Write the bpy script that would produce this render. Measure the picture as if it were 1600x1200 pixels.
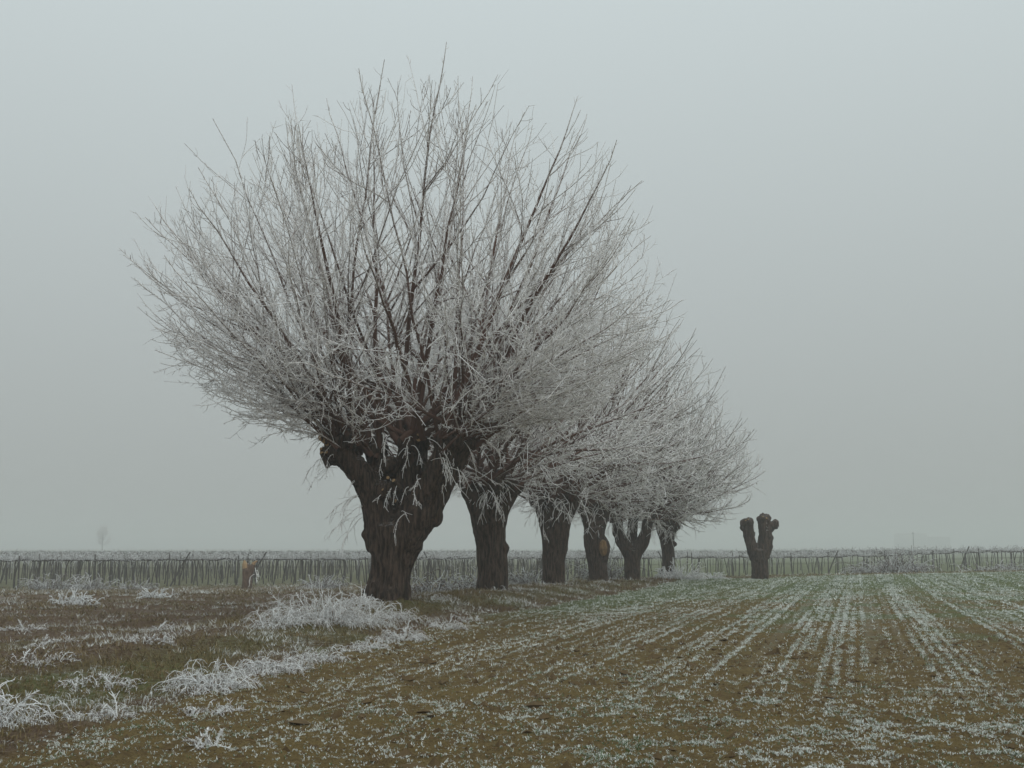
import bpy, math, time
import numpy as np
from math import radians, sin, cos, pi
T_START = time.time()
scene = bpy.context.scene
for _o in list(bpy.data.objects): bpy.data.objects.remove(_o)
COL = scene.collection

# ------------------------------------------------------------------ camera, sky, sun, exposure
EYE = 1.6
cam_d = bpy.data.cameras.new('camera'); cam = bpy.data.objects.new('camera', cam_d); COL.objects.link(cam)
cam.location = (0, 0, EYE); cam.rotation_euler = (radians(90 + 8.457), 0, 0)
cam_d.sensor_width = 36; cam_d.lens = 36 * 1715 / 1600
cam_d.clip_start = .1; cam_d.clip_end = 12000
scene.camera = cam

SUN_EL, SUN_AZ = 45, 150         # a veiled winter sun, high behind the camera's right shoulder
world = bpy.data.worlds.new('World'); scene.world = world; world.use_nodes = True
nt = world.node_tree; nt.nodes.clear()
w_out = nt.nodes.new('ShaderNodeOutputWorld')
bg = nt.nodes.new('ShaderNodeBackground')
sky = nt.nodes.new('ShaderNodeTexSky'); sky.sky_type = 'NISHITA'; sky.sun_disc = False
sky.sun_elevation = radians(SUN_EL); sky.sun_rotation = radians(SUN_AZ)
sky.air_density = 1.0; sky.dust_density = 5.0; sky.ozone_density = 1.0
bg.inputs['Strength'].default_value = .1
# the overcast layer: a cloud deck three times as bright overhead as at the horizon
tc = nt.nodes.new('ShaderNodeTexCoord'); sx = nt.nodes.new('ShaderNodeSeparateXYZ')
nt.links.new(tc.outputs['Generated'], sx.inputs[0])
mx = nt.nodes.new('ShaderNodeMath'); mx.operation = 'MULTIPLY_ADD'; mx.inputs[1].default_value = .5; mx.inputs[2].default_value = .5
nt.links.new(sx.outputs['Z'], mx.inputs[0])
cr = nt.nodes.new('ShaderNodeValToRGB'); nt.links.new(mx.outputs[0], cr.inputs[0])
LZ = 9.5
e = cr.color_ramp.elements
# (ramp position .5 is the horizon; below it lies only the ground)
e[0].position = .49; e[0].color = (.03, .03, .03, 1)
e[1].position = 1; e[1].color = (.91, 1.04, 1.075, 1)
h_ = e.new(.5); h_.color = (.38, .405, .397, 1)
cs = nt.nodes.new('ShaderNodeVectorMath'); cs.operation = 'SCALE'; cs.inputs['Scale'].default_value = LZ
nt.links.new(cr.outputs[0], cs.inputs[0])
mixw = nt.nodes.new('ShaderNodeMix'); mixw.data_type = 'RGBA'; mixw.inputs[0].default_value = .985
nt.links.new(sky.outputs[0], mixw.inputs[6]); nt.links.new(cs.outputs[0], mixw.inputs[7])
nt.links.new(mixw.outputs[2], bg.inputs['Color']); nt.links.new(bg.outputs[0], w_out.inputs['Surface'])

sun_d = bpy.data.lights.new('sun', 'SUN'); sun = bpy.data.objects.new('sun', sun_d); COL.objects.link(sun)
sun_d.energy = .8; sun_d.angle = radians(70); sun_d.color = (1, .96, .9)
sun.rotation_euler = (radians(90 - SUN_EL), 0, radians(180 - SUN_AZ)); sun.location = (0, 0, 60)

vs = scene.view_settings
vs.view_transform = 'Standard'; vs.look = 'None'; vs.exposure = 0; vs.gamma = 1; vs.use_curve_mapping = False
scene.cycles.max_bounces = 8; scene.cycles.diffuse_bounces = 5; scene.cycles.volume_bounces = 1
scene.cycles.use_denoising = True; scene.cycles.use_adaptive_sampling = False

# ------------------------------------------------------------------ noise and terrain
rng = np.random.default_rng(11)
def _hash(ix, iy, iz, seed):
    h = (ix.astype(np.int64) * 374761393 + iy.astype(np.int64) * 668265263 + iz.astype(np.int64) * 2147483647 + seed * 1274126177) & 0xffffffff
    h = ((h ^ (h >> 13)) * 1274126177) & 0xffffffff
    h = h ^ (h >> 16)
    return (h & 0xffff) / 65535.0
def vnoise(x, y, z=0.0, seed=0):
    x, y, z = np.broadcast_arrays(np.asarray(x, float), np.asarray(y, float), np.asarray(z, float))
    x0, y0, z0 = np.floor(x), np.floor(y), np.floor(z)
    fx, fy, fz = x - x0, y - y0, z - z0
    fx, fy, fz = fx * fx * (3 - 2 * fx), fy * fy * (3 - 2 * fy), fz * fz * (3 - 2 * fz)
    r = 0
    for i in (0, 1):
        for j in (0, 1):
            for k in (0, 1):
                w = (fx if i else 1 - fx) * (fy if j else 1 - fy) * (fz if k else 1 - fz)
                r = r + w * _hash(x0 + i, y0 + j, z0 + k, seed)
    return r
def fbm(x, y, z=0.0, seed=0, n=4):
    r = 0; a = .5; f = 1
    for i in range(n):
        r = r + a * vnoise(np.asarray(x) * f, np.asarray(y) * f, np.asarray(z) * f, seed + i * 17); a *= .5; f *= 2.03
    return r / (1 - .5 ** n)
def sstep(a, b, v):
    t = np.clip((v - a) / (b - a), 0, 1)
    return t * t * (3 - 2 * t)
# foot of every pollard along the bank: x, y, height of the ground there
ROW = np.array([(-8.5, 9.0, 0.06), (-5.0, 17.0, 0.25), (-2.72, 24.5, .457), (-.63, 33.7, .32), (1.60, 42.0, .20),
                (3.80, 50.0, .084), (5.93, 55.0, -.035), (8.40, 60.0, -.08), (13.8, 62.0, -.17)])
def vine_front(x):
    return 70 + np.clip(x + 33, -60, 60) * .4 + np.clip(x - 27, 0, 60) * .1
def base_z(x, y):
    zf = -.2 * sstep(25, 62, y) + .020 * np.clip(x - 8, 0, 25) * sstep(28, 60, y)
    zv = -.97 + .5 * sstep(24, 46, x) * (1 - sstep(130, 220, y))
    ye = np.clip(36 + (x + 5) * 2.5, 36, 64)
    w = sstep(ye, vine_front(x) - 3, y)
    return zf * (1 - w) + zv * w
ROW_EXTRA = np.array([r[2] - base_z(r[0], r[1]) for r in ROW])
def row_dist(x, y):
    """distance to the tree bank and its extra height at the nearest point; sign > 0 on the field side"""
    best = np.full(np.shape(x), 1e9); ext = np.zeros(np.shape(x)); side = np.zeros(np.shape(x))
    for i in range(len(ROW) - 1):
        ax, ay = ROW[i, :2]; bx, by = ROW[i + 1, :2]
        ex, ey = bx - ax, by - ay; l2 = ex * ex + ey * ey
        t = np.clip(((x - ax) * ex + (y - ay) * ey) / l2, 0, 1)
        px, py = x - ax - t * ex, y - ay - t * ey
        d = np.hypot(px, py); m = d < best
        best = np.where(m, d, best)
        ext = np.where(m, ROW_EXTRA[i] * (1 - t) + ROW_EXTRA[i + 1] * t, ext)
        side = np.where(m, np.sign(px * ey - py * ex), side)
    return best, ext, side
def ground_z(x, y):
    x = np.asarray(x, float); y = np.asarray(y, float)
    d, e, s = row_dist(x, y)
    return base_z(x, y) + e * np.exp(-(d / 2.0) ** 2)
# the drilled rows run away to the right of the camera's axis
ALPHA = math.atan(536 / 1715)
CA, SA = cos(ALPHA), sin(ALPHA)
def row_s(x, y): return x * CA - y * SA
EDGE = np.array([(-5.2, 3.0), (-4.25, 7.0), (-3.82, 10.4), (-3.48, 13.7), (-2.26, 18.0), (-1.48, 21.6), (1.03, 29.9), (5.18, 45.2), (9.6, 62.0), (10.2, 65)])
def field_side(x, y):
    """metres to the right of the field's left edge (negative on the grass margin)"""
    return x - np.interp(y, EDGE[:, 1], EDGE[:, 0])
def field_far(x): return 63.6 + .06 * np.clip(x - 10, 0, 60)
def in_field(x, y):
    f = sstep(-.15, .25, field_side(x, y) + .5 * (vnoise(x * 1.1, y * 1.1, seed=5) - .5))
    return f * (1 - sstep(-1.2, .4, y - field_far(x)))
def surface_z(x, y):
    x = np.asarray(x, float); y = np.asarray(y, float)
    z = ground_z(x, y)
    r = np.hypot(x, y)
    near = 1 - sstep(45, 90, r)
    f = in_field(x, y)
    z = z + .05 * (fbm(x * .35, y * .35, seed=3) - .5) * near
    z = z + near * (1 - f) * (.16 * (fbm(x * 1.3, y * 1.3, seed=8) - .5) + .07 * (fbm(x * 5, y * 5, seed=9) - .5))
    s = row_s(x, y)
    clod = fbm(x * 7, y * 7, seed=4, n=3) - .5
    z = z + near * f * (.085 * clod + .028 * (vnoise(s * 5, x * 0 + 1.3, seed=6) - .5) + .03 * (vnoise(x * 2.2, y * 2.2, seed=13) - .5))
    return z

# ------------------------------------------------------------------ mesh helpers
def mesh_from(name, V, Q=None, T=None, smooth=True, attrs=None):
    V = np.asarray(V, np.float32).reshape(-1, 3)
    me = bpy.data.meshes.new(name)
    Q = np.zeros((0, 4), np.int32) if Q is None else np.asarray(Q, np.int32).reshape(-1, 4)
    T = np.zeros((0, 3), np.int32) if T is None else np.asarray(T, np.int32).reshape(-1, 3)
    me.vertices.add(len(V)); me.vertices.foreach_set('co', V.ravel())
    loops = np.concatenate([Q.ravel(), T.ravel()])
    me.loops.add(len(loops)); me.loops.foreach_set('vertex_index', loops)
    np_ = len(Q) + len(T)
    me.polygons.add(np_)
    ls = np.concatenate([np.arange(len(Q)) * 4, len(Q) * 4 + np.arange(len(T)) * 3]).astype(np.int32)
    me.polygons.foreach_set('loop_start', ls)
    me.update(calc_edges=True)
    me.polygons.foreach_set('use_smooth', np.full(np_, bool(smooth)))
    for k, a in (attrs or {}).items():
        at = me.attributes.new(k, 'FLOAT', 'POINT'); at.data.foreach_set('value', np.asarray(a, np.float32).ravel())
    me.validate()
    return me
def link(name, me, mat=None, parent=None, loc=None):
    o = bpy.data.objects.new(name, me); COL.objects.link(o)
    if mat and me is not None and not len(me.materials): me.materials.append(mat)
    if parent: o.parent = parent
    if loc is not None: o.location = loc
    return o
def tag(o, label=None, cat=None, group=None, kind=None):
    if label: o['label'] = label
    if cat: o['category'] = cat
    if group: o['group'] = group
    if kind: o['kind'] = kind
    return o
def empty(name, loc, label, cat, group=None, rz=0):
    o = bpy.data.objects.new(name, None); COL.objects.link(o); o.location = loc; o.rotation_euler = (0, 0, rz)
    o.empty_display_size = .2
    return tag(o, label, cat, group)
def norm(v): return v / np.maximum(np.linalg.norm(v, axis=-1, keepdims=True), 1e-9)
def grow(P, D, L, k, up=0., wob=.1, up_end=None, g=None):
    """n polylines of k steps; 'up' bends them towards (or away from) the zenith, changing to up_end at the tip"""
    g = g or rng
    n = len(P); pts = np.empty((n, k + 1, 3)); pts[:, 0] = P; d = norm(np.asarray(D, float)).copy(); st = (np.asarray(L) / k)[:, None]
    up = np.broadcast_to(np.asarray(up, float), (n,))
    ue = up if up_end is None else np.broadcast_to(np.asarray(up_end, float), (n,))
    for i in range(k):
        t = (i + .5) / k
        u = up * (1 - t) + ue * t
        d = d + wob * g.normal(size=(n, 3)) ; d[:, 2] += u / k * 2
        d = norm(d); pts[:, i + 1] = pts[:, i] + d * st
    return pts
def tubes(pts, r0, r1, sides=3, power=1.0, g=None):
    """tapered tubes round polylines; returns verts, quads and the radius at each vert"""
    g = g or rng
    n, m, _ = pts.shape
    tan = np.empty_like(pts); tan[:, 1:-1] = pts[:, 2:] - pts[:, :-2]; tan[:, 0] = pts[:, 1] - pts[:, 0]; tan[:, -1] = pts[:, -1] - pts[:, -2]
    tan = norm(tan)
    a = g.normal(size=(n, 1, 3)); md = norm(pts[:, -1:] - pts[:, :1]); a = norm(a - (a * md).sum(-1, keepdims=True) * md)
    u = norm(a - (a * tan).sum(-1, keepdims=True) * tan); v = np.cross(tan, u)
    t = np.linspace(0, 1, m)[None, :] ** power
    r = np.asarray(r0)[:, None] * (1 - t) + np.asarray(r1)[:, None] * t
    ang = np.arange(sides) * 2 * pi / sides
    V = pts[:, :, None, :] + r[:, :, None, None] * (np.cos(ang)[None, None, :, None] * u[:, :, None, :] + np.sin(ang)[None, None, :, None] * v[:, :, None, :])
    idx = np.arange(n * m * sides).reshape(n, m, sides)
    nx = np.roll(idx, -1, axis=2)
    Q = np.stack([idx[:, :-1], nx[:, :-1], nx[:, 1:], idx[:, 1:]], -1).reshape(-1, 4)
    return V.reshape(-1, 3), Q, np.repeat(r[:, :, None], sides, 2).ravel()
def spikes(P, D, L, r):
    """thin three-sided pyramids: the needles of rime and the last spurs"""
    n = len(P); D = norm(D)
    a = rng.normal(size=(n, 3)); u = norm(a - (a * D).sum(-1, keepdims=True) * D); v = np.cross(D, u)
    ang = np.arange(3) * 2 * pi / 3
    B = P[:, None] + np.asarray(r)[:, None, None] * (np.cos(ang)[None, :, None] * u[:, None] + np.sin(ang)[None, :, None] * v[:, None])
    V = np.concatenate([B, (P + D * np.asarray(L)[:, None])[:, None]], 1)
    i = np.arange(n)[:, None] * 4
    T = np.concatenate([np.stack([i + 0, i + 1, i + 3], -1), np.stack([i + 1, i + 2, i + 3], -1), np.stack([i + 2, i + 0, i + 3], -1)], 1).reshape(-1, 3)
    return V.reshape(-1, 3), T
class Bag:
    """collects verts, quads, tris and one attribute value per vert"""
    def __init__(s): s.V = []; s.Q = []; s.T = []; s.A = []; s.n = 0
    def add(s, V, Q=None, T=None, a=0.):
        V = np.asarray(V).reshape(-1, 3)
        if Q is not None: s.Q.append(np.asarray(Q) + s.n)
        if T is not None: s.T.append(np.asarray(T) + s.n)
        s.V.append(V); s.A.append(np.broadcast_to(np.asarray(a, float), (len(V),))); s.n += len(V)
    def tube(s, pts, r0, r1, sides=3, a=0., power=1.):
        pts = np.asarray(pts, float)
        if pts.ndim == 2: pts = pts[None]
        n = len(pts)
        V, Q, r = tubes(pts, np.broadcast_to(np.asarray(r0, float), (n,)), np.broadcast_to(np.asarray(r1, float), (n,)), sides, power)
        if callable(a): a = a(r)
        elif np.ndim(a): a = np.repeat(np.asarray(a), len(V) // n)
        s.add(V, Q, None, a); return r
    def mesh(s, name, smooth=True, attr='frost'):
        return mesh_from(name, np.concatenate(s.V), np.concatenate(s.Q) if s.Q else None, np.concatenate(s.T) if s.T else None, smooth, {attr: np.concatenate(s.A)})
def point_on(pts, idx, t):
    m = pts.shape[1] - 1
    f = np.clip(t, 0, .9999) * m; i = f.astype(int); w = (f - i)[:, None]
    a = pts[idx, i]; b = pts[idx, i + 1]
    return a * (1 - w) + b * w, norm(b - a)
def splay(D, ang, up=0.):
    """directions at angle 'ang' from D, turned to a random side"""
    n = len(D); a = rng.normal(size=(n, 3)); a[:, 2] += up
    u = norm(a - (a * D).sum(-1, keepdims=True) * D)
    return norm(D * np.cos(ang)[:, None] + u * np.sin(ang)[:, None])
ICO_V = None
def lump_tube(path, radii, seg=14):
    """a thick closed tube along a hand-given path, for trunks that are fused afterwards"""
    path = np.asarray(path, float); radii = np.asarray(radii, float)
    k = 4; t = np.arange(len(path)); tt = np.linspace(0, len(path) - 1, (len(path) - 1) * k + 1)
    P = np.stack([np.interp(tt, t, path[:, i]) for i in range(3)], 1); R = np.interp(tt, t, radii)
    for _ in range(2):
        P[1:-1] = (P[:-2] + 2 * P[1:-1] + P[2:]) / 4; R[1:-1] = (R[:-2] + 2 * R[1:-1] + R[2:]) / 4
    V, Q, _r = tubes(P[None], np.ones(1), np.ones(1), seg)
    V = V.reshape(len(P), seg, 3); V = P[:, None] + (V - P[:, None]) * R[:, None, None]
    n = len(P) * seg
    V = np.concatenate([V.reshape(-1, 3), P[:1] - norm(P[1:2] - P[:1]) * R[0] * .3, P[-1:] + norm(P[-1:] - P[-2:-1]) * R[-1] * .45])
    i = np.arange(seg); j = (i + 1) % seg
    T = np.concatenate([np.stack([j, i, np.full(seg, n)], 1), np.stack([i + n - seg, j + n - seg, np.full(seg, n + 1)], 1)])
    return V, Q, T
def ball(c, r, seg=10, rings=6):
    th = np.linspace(0, pi, rings + 1)[1:-1]; ph = np.arange(seg) * 2 * pi / seg
    V = np.stack([np.outer(np.sin(th), np.cos(ph)), np.outer(np.sin(th), np.sin(ph)), np.outer(np.cos(th), np.ones(seg))], -1).reshape(-1, 3)
    V = np.concatenate([V, [(0, 0, 1), (0, 0, -1)]]) * np.asarray(r) + np.asarray(c)
    m = rings - 1; idx = np.arange(m * seg).reshape(m, seg); nx = np.roll(idx, -1, 1)
    Q = np.stack([idx[:-1], idx[1:], nx[1:], nx[:-1]], -1).reshape(-1, 4)
    T = np.concatenate([np.stack([np.full(seg, m * seg), idx[0], nx[0]], 1), np.stack([np.full(seg, m * seg + 1), nx[-1], idx[-1]], 1)])
    return V, Q, T
def fuse(bag, voxel, furrow=.03, grain=7., seed=1, flare=0):
    """fuse the lumps of a trunk to one skin and furrow the bark"""
    tmp = bpy.data.objects.new('fuse', bag.mesh('fuse')); COL.objects.link(tmp)
    md = tmp.modifiers.new('r', 'REMESH'); md.mode = 'VOXEL'; md.voxel_size = voxel; md.use_smooth_shade = True
    sm = tmp.modifiers.new('s', 'SMOOTH'); sm.iterations = 4; sm.factor = .5
    dg = bpy.context.evaluated_depsgraph_get()
    me = bpy.data.meshes.new_from_object(tmp.evaluated_get(dg))
    _m = tmp.data; bpy.data.objects.remove(tmp); bpy.data.meshes.remove(_m)
    n = len(me.vertices); co = np.empty(n * 3, np.float32); me.vertices.foreach_get('co', co); co = co.reshape(-1, 3).astype(float)
    nr = np.empty(n * 3, np.float32); me.vertices.foreach_get('normal', nr); nr = nr.reshape(-1, 3).astype(float)
    x, y, z = co.T
    wx = x + .25 * (vnoise(x * 1.5, y * 1.5, z * 1.2, seed) - .5); wy = y + .25 * (vnoise(x * 1.5, y * 1.5, z * 1.2, seed + 3) - .5)
    ridge = 1 - np.abs(2 * fbm(wx * grain, wy * grain, z * 1.1, seed + 5, 3) - 1)
    lumps = fbm(x * 3, y * 3, z * 2.2, seed + 9, 3) - .5
    d = furrow * (ridge - .75) * 2.2 + furrow * 2.6 * lumps
    co = co + nr * d[:, None]
    me.vertices.foreach_set('co', co.astype(np.float32).ravel()); me.update()
    me.polygons.foreach_set('use_smooth', np.full(len(me.polygons), True))
    at = me.attributes.new('frost', 'FLOAT', 'POINT'); at.data.foreach_set('value', np.zeros(n, np.float32))
    return me

# ------------------------------------------------------------------ materials
def new_mat(name):
    m = bpy.data.materials.new(name); m.use_nodes = True; t = m.node_tree
    b = t.nodes['Principled BSDF']; b.inputs['Roughness'].default_value = .9
    b.inputs['Specular IOR Level'].default_value = .2
    return m, t, b
def node(t, ty, **kw):
    n = t.nodes.new(ty)
    for k, v in kw.items():
        if k in n.inputs.keys(): n.inputs[k].default_value = v
        else: setattr(n, k, v)
    return n
def noise(t, vec, scale, detail=4., rough=.6, dim='3D'):
    n = node(t, 'ShaderNodeTexNoise'); n.noise_dimensions = dim
    n.inputs['Scale'].default_value = scale; n.inputs['Detail'].default_value = detail; n.inputs['Roughness'].default_value = rough
    if vec is not None: t.links.new(vec, n.inputs['Vector'] if dim != '1D' else n.inputs['W'])
    return n.outputs[0]
def math_(t, op, a, b=None, clamp=False):
    n = node(t, 'ShaderNodeMath', operation=op); n.use_clamp = clamp
    for i, v in enumerate((a, b)):
        if v is None: continue
        if isinstance(v, (int, float)): n.inputs[i].default_value = v
        else: t.links.new(v, n.inputs[i])
    return n.outputs[0]
def mapr(t, v, a, b, c=0., d=1.):
    n = node(t, 'ShaderNodeMapRange', interpolation_type='SMOOTHSTEP'); t.links.new(v, n.inputs[0])
    for i, q in enumerate((a, b, c, d)): n.inputs[1 + i].default_value = q
    return n.outputs[0]
def mixc(t, f, a, b):
    n = node(t, 'ShaderNodeMix', data_type='RGBA')
    if isinstance(f, (int, float)): n.inputs[0].default_value = f
    else: t.links.new(f, n.inputs[0])
    for i, v in ((6, a), (7, b)):
        if isinstance(v, tuple): n.inputs[i].default_value = (*v, 1)
        else: t.links.new(v, n.inputs[i])
    return n.outputs[2]
def attr(t, name):
    n = node(t, 'ShaderNodeAttribute'); n.attribute_name = name; return n.outputs['Fac']
def bump(t, b, h, dist, strength=1.):
    n = node(t, 'ShaderNodeBump', Distance=dist, Strength=strength); t.links.new(h, n.inputs['Height']); t.links.new(n.outputs[0], b.inputs['Normal'])
def objco(t):
    n = node(t, 'ShaderNodeTexCoord'); return n.outputs['Object']
FROST = (.89, .885, .88)
def frosted(name, dark, dark2, lo=.15, hi=.85, nscale=30., frost=FROST, updown=.25):
    """bark, stem or blade under rime: the 'frost' value of each vertex says how much of it is coated"""
    m, t, b = new_mat(name); c = objco(t)
    base = mixc(t, noise(t, c, 9., 3.), dark, dark2)
    n = noise(t, c, nscale, 2., .6)
    ge = node(t, 'ShaderNodeNewGeometry'); sp = node(t, 'ShaderNodeSeparateXYZ'); t.links.new(ge.outputs['Normal'], sp.inputs[0])
    f = math_(t, 'ADD', attr(t, 'frost'), math_(t, 'MULTIPLY', sp.outputs[2], updown))
    f = math_(t, 'ADD', f, math_(t, 'MULTIPLY', math_(t, 'SUBTRACT', n, .5), 1.1))
    f = mapr(t, f, lo, hi)
    t.links.new(mixc(t, f, base, frost), b.inputs['Base Color'])
    return m
def bark_mat(name, c1, c2):
    m, t, b = new_mat(name); c = objco(t)
    mp = node(t, 'ShaderNodeMapping'); mp.inputs['Scale'].default_value = (1, 1, .16); t.links.new(c, mp.inputs[0])
    n1 = noise(t, mp.outputs[0], 17., 6., .7); n2 = noise(t, c, 2.3, 3.)
    col = mixc(t, mapr(t, n1, .36, .66), c1, c2)
    col = mixc(t, mapr(t, n2, .55, .8, 0, .5), col, (.045, .05, .03))
    ge = node(t, 'ShaderNodeNewGeometry'); sp = node(t, 'ShaderNodeSeparateXYZ'); t.links.new(ge.outputs['Normal'], sp.inputs[0])
    fr = math_(t, 'MULTIPLY', mapr(t, sp.outputs[2], .35, .9), mapr(t, noise(t, c, 14., 3.), .48, .62))
    col = mixc(t, math_(t, 'MULTIPLY', fr, .35), col, (.5, .5, .5))
    t.links.new(col, b.inputs['Base Color']); bump(t, b, n1, .05, 1.)
    return m
M_BARK = bark_mat('furrowed_bark', (.018, .012, .009), (.105, .072, .055))
M_LIMB = frosted('limb_bark', (.085, .046, .036), (.14, .082, .064), .36, 1.05, 22., updown=.12)
M_TWIG = frosted('rimed_twig', (.14, .085, .07), (.2, .13, .11), -.05, .58, 16., updown=.34)
M_CUT = None
def cut_mat():
    m, t, b = new_mat('cut_wood'); c = objco(t)
    t.links.new(mixc(t, noise(t, c, 30., 3.), (.26, .16, .075), (.46, .32, .18)), b.inputs['Base Color']); return m
M_CUT = cut_mat()
M_WEED = frosted('rimed_stem', (.16, .10, .065), (.24, .17, .11), .05, .7, 25., (.80, .81, .81), .3)
M_BRUSH = frosted('brushwood', (.075, .05, .04), (.12, .075, .05), .2, .9, 18., (.6, .61, .61), .3)
M_VINE = frosted('vine_wood', (.045, .042, .036), (.075, .062, .052), .3, 1.0, 14., (.55, .56, .56), .1)
M_CANE = frosted('rimed_cane', (.12, .085, .075), (.16, .11, .10), .1, .8, 9., (.6, .61, .61), .3)
M_POST = frosted('weathered_post', (.05, .045, .04), (.09, .08, .07), .4, 1.1, 12., (.5, .5, .5), .1)
def blade_mat(name, c1, c2, frost, lo, hi):
    m, t, b = new_mat(name)
    ge = node(t, 'ShaderNodeNewGeometry')
    n = noise(t, ge.outputs['Position'], 2.2, 3.)
    base = mixc(t, n, c1, c2)
    n2 = noise(t, ge.outputs['Position'], 38., 2.)
    f = mapr(t, math_(t, 'ADD', attr(t, 'frost'), math_(t, 'MULTIPLY', math_(t, 'SUBTRACT', n2, .5), .7)), lo, hi)
    t.links.new(mixc(t, f, base, frost), b.inputs['Base Color']); return m
M_WHEAT = blade_mat('rimed_wheat_blade', (.07, .12, .04), (.11, .155, .065), (.74, .765, .735), .12, .85)
M_GRASS = blade_mat('margin_grass_blade', (.13, .125, .045), (.23, .15, .085), (.72, .74, .73), .2, .95)
M_STUMP = bark_mat('stump_bark', (.07, .04, .025), (.18, .115, .075))
M_STRAW = blade_mat('dead_straw', (.14, .085, .045), (.23, .15, .08), (.6, .6, .58), .3, 1.0)
# ------------------------------------------------------------------ ground
def build_ground():
    # rings tighten towards the camera, columns towards the view: a sheet that reaches past the horizon
    rad = np.concatenate([np.linspace(.6, 5, 14), 5 * np.exp(np.linspace(0, math.log(100 / 5), 290))[1:], 100 * np.exp(np.linspace(0, math.log(45), 40))[1:]])
    a = np.concatenate([np.linspace(-180, -34, 50)[:-1], np.linspace(-34, 34, 330), np.linspace(34, 180, 50)[1:-1]])
    A, R = np.meshgrid(np.radians(a), rad)
    X = R * np.sin(A); Y = R * np.cos(A)
    Z = surface_z(X, Y)
    nr, na = X.shape
    V = np.stack([X, Y, Z], -1).reshape(-1, 3)
    idx = np.arange(nr * na).reshape(nr, na); nx = np.roll(idx, -1, 1)
    Q = np.stack([idx[:-1], nx[:-1], nx[1:], idx[1:]], -1).reshape(-1, 4)
    V = np.concatenate([V, [(0, 0, 0)]]); T = np.stack([nx[0], idx[0], np.full(na, nr * na)], 1)
    x, y = V[:, 0], V[:, 1]
    f = in_field(x, y)
    d, e, s = row_dist(x, y)
    # grass on the margin: green strip between the weeds and the trees, tired grass round the vines
    margin = (1 - f)
    strip = np.exp(-((field_side(x, y) + 1.3) / 1.2) ** 2) * (1 - sstep(50, 62, y)) * .6
    vine = sstep(-8, -1, y - vine_front(x)) * .5
    headland = sstep(-2, 2, y - field_far(x)) * (x > 8) * .6
    grass = margin * np.clip(np.maximum.reduce([strip, vine * .3, headland]), 0, 1)
    grass = np.clip(grass + margin * .5 * sstep(.52, .75, fbm(x * .5, y * .7, seed=21)) * (field_side(x, y) > -14), 0, 1)
    # the field greens over where the crop has closed, at its far end and beside the trees
    crop = f * np.clip(sstep(14, 55, y) * .85 + .55 * np.exp(-(field_side(x, y) / 2.2) ** 2) * sstep(18, 30, y) + .55 * sstep(0, 6, x) * sstep(.45, .65, fbm(x * .6, y * .6, seed=31)), 0, 1)
    crop = np.clip(crop + margin * vine * 1.3, 0, 1)
    me = mesh_from('ground', V, Q, T, True, {'field': f, 'grass': grass, 'crop': crop})
    m, t, b = new_mat('field_soil')
    ge = node(t, 'ShaderNodeNewGeometry'); P = ge.outputs['Position']
    n1 = noise(t, P, 1.4, 5., .6); n2 = noise(t, P, 13., 5., .7); n3 = noise(t, P, 60., 4., .7)
    soil = mixc(t, mapr(t, n1, .3, .7), (.200, .142, .055), (.135, .090, .042))
    soil = mixc(t, mapr(t, n2, .35, .75), soil, (.25, .185, .082))
    soil = mixc(t, mapr(t, n3, .48, .70, 0, .85), soil, (.040, .026, .015))
    dead = mixc(t, mapr(t, n2, .35, .7), (.12, .078, .052), (.20, .135, .085))          # litter of the margin
    dead = mixc(t, mapr(t, n3, .5, .78, 0, .8), dead, (.035, .024, .018))
    gr = mixc(t, mapr(t, n2, .3, .7), (.10, .115, .038), (.17, .145, .065))
    ground = mixc(t, attr(t, 'field'), dead, soil)
    gmask = mapr(t, math_(t, 'ADD', attr(t, 'grass'), math_(t, 'MULTIPLY', math_(t, 'SUBTRACT', n2, .5), 1.4)), .25, .8)
    ground = mixc(t, gmask, ground, gr)
    cmask = mapr(t, math_(t, 'ADD', attr(t, 'crop'), math_(t, 'MULTIPLY', math_(t, 'SUBTRACT', n2, .5), 1.0)), .15, 1.05, 0, .8)
    ground = mixc(t, cmask, ground, (.12, .165, .075))
    # rime: along the drilled rows in the field, in patches on the margin
    dot = node(t, 'ShaderNodeVectorMath', operation='DOT_PRODUCT'); t.links.new(P, dot.inputs[0]); dot.inputs[1].default_value = (CA, -SA, 0)
    rw = noise(t, dot.outputs['Value'], 2.4, 1.5, .7, '1D')
    patch = noise(t, P, .55, 4., .6)
    sep = node(t, 'ShaderNodeSeparateXYZ'); t.links.new(P, sep.inputs[0])
    rows = math_(t, 'MULTIPLY', mapr(t, rw, .53, .62), mapr(t, sep.outputs[1], 11., 24.))
    grain = mapr(t, n3, .42, .62)
    fr = math_(t, 'MULTIPLY', math_(t, 'MULTIPLY', rows, grain), math_(t, 'MULTIPLY', attr(t, 'field'), mapr(t, patch, .3, .6, .15, .6)))
    fm = math_(t, 'MULTIPLY', math_(t, 'MULTIPLY', mapr(t, patch, .42, .66, .1, .8), mapr(t, n2, .45, .66)), math_(t, 'SUBTRACT', 1., attr(t, 'field')))
    fm = math_(t, 'MULTIPLY', fm, mapr(t, n3, .35, .6, .2, 1.))
    fr = math_(t, 'MAXIMUM', fr, fm)
    ground = mixc(t, math_(t, 'MULTIPLY', fr, .5), ground, (.6, .64, .62))
    t.links.new(ground, b.inputs['Base Color'])
    b.inputs['Roughness'].default_value = 1.; b.inputs['Specular IOR Level'].default_value = .05
    bump(t, b, math_(t, 'ADD', n2, math_(t, 'MULTIPLY', n3, .5)), .07, 1.)
    o = link('ground', me, m); tag(o, kind='structure')
    return o
build_ground()

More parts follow.
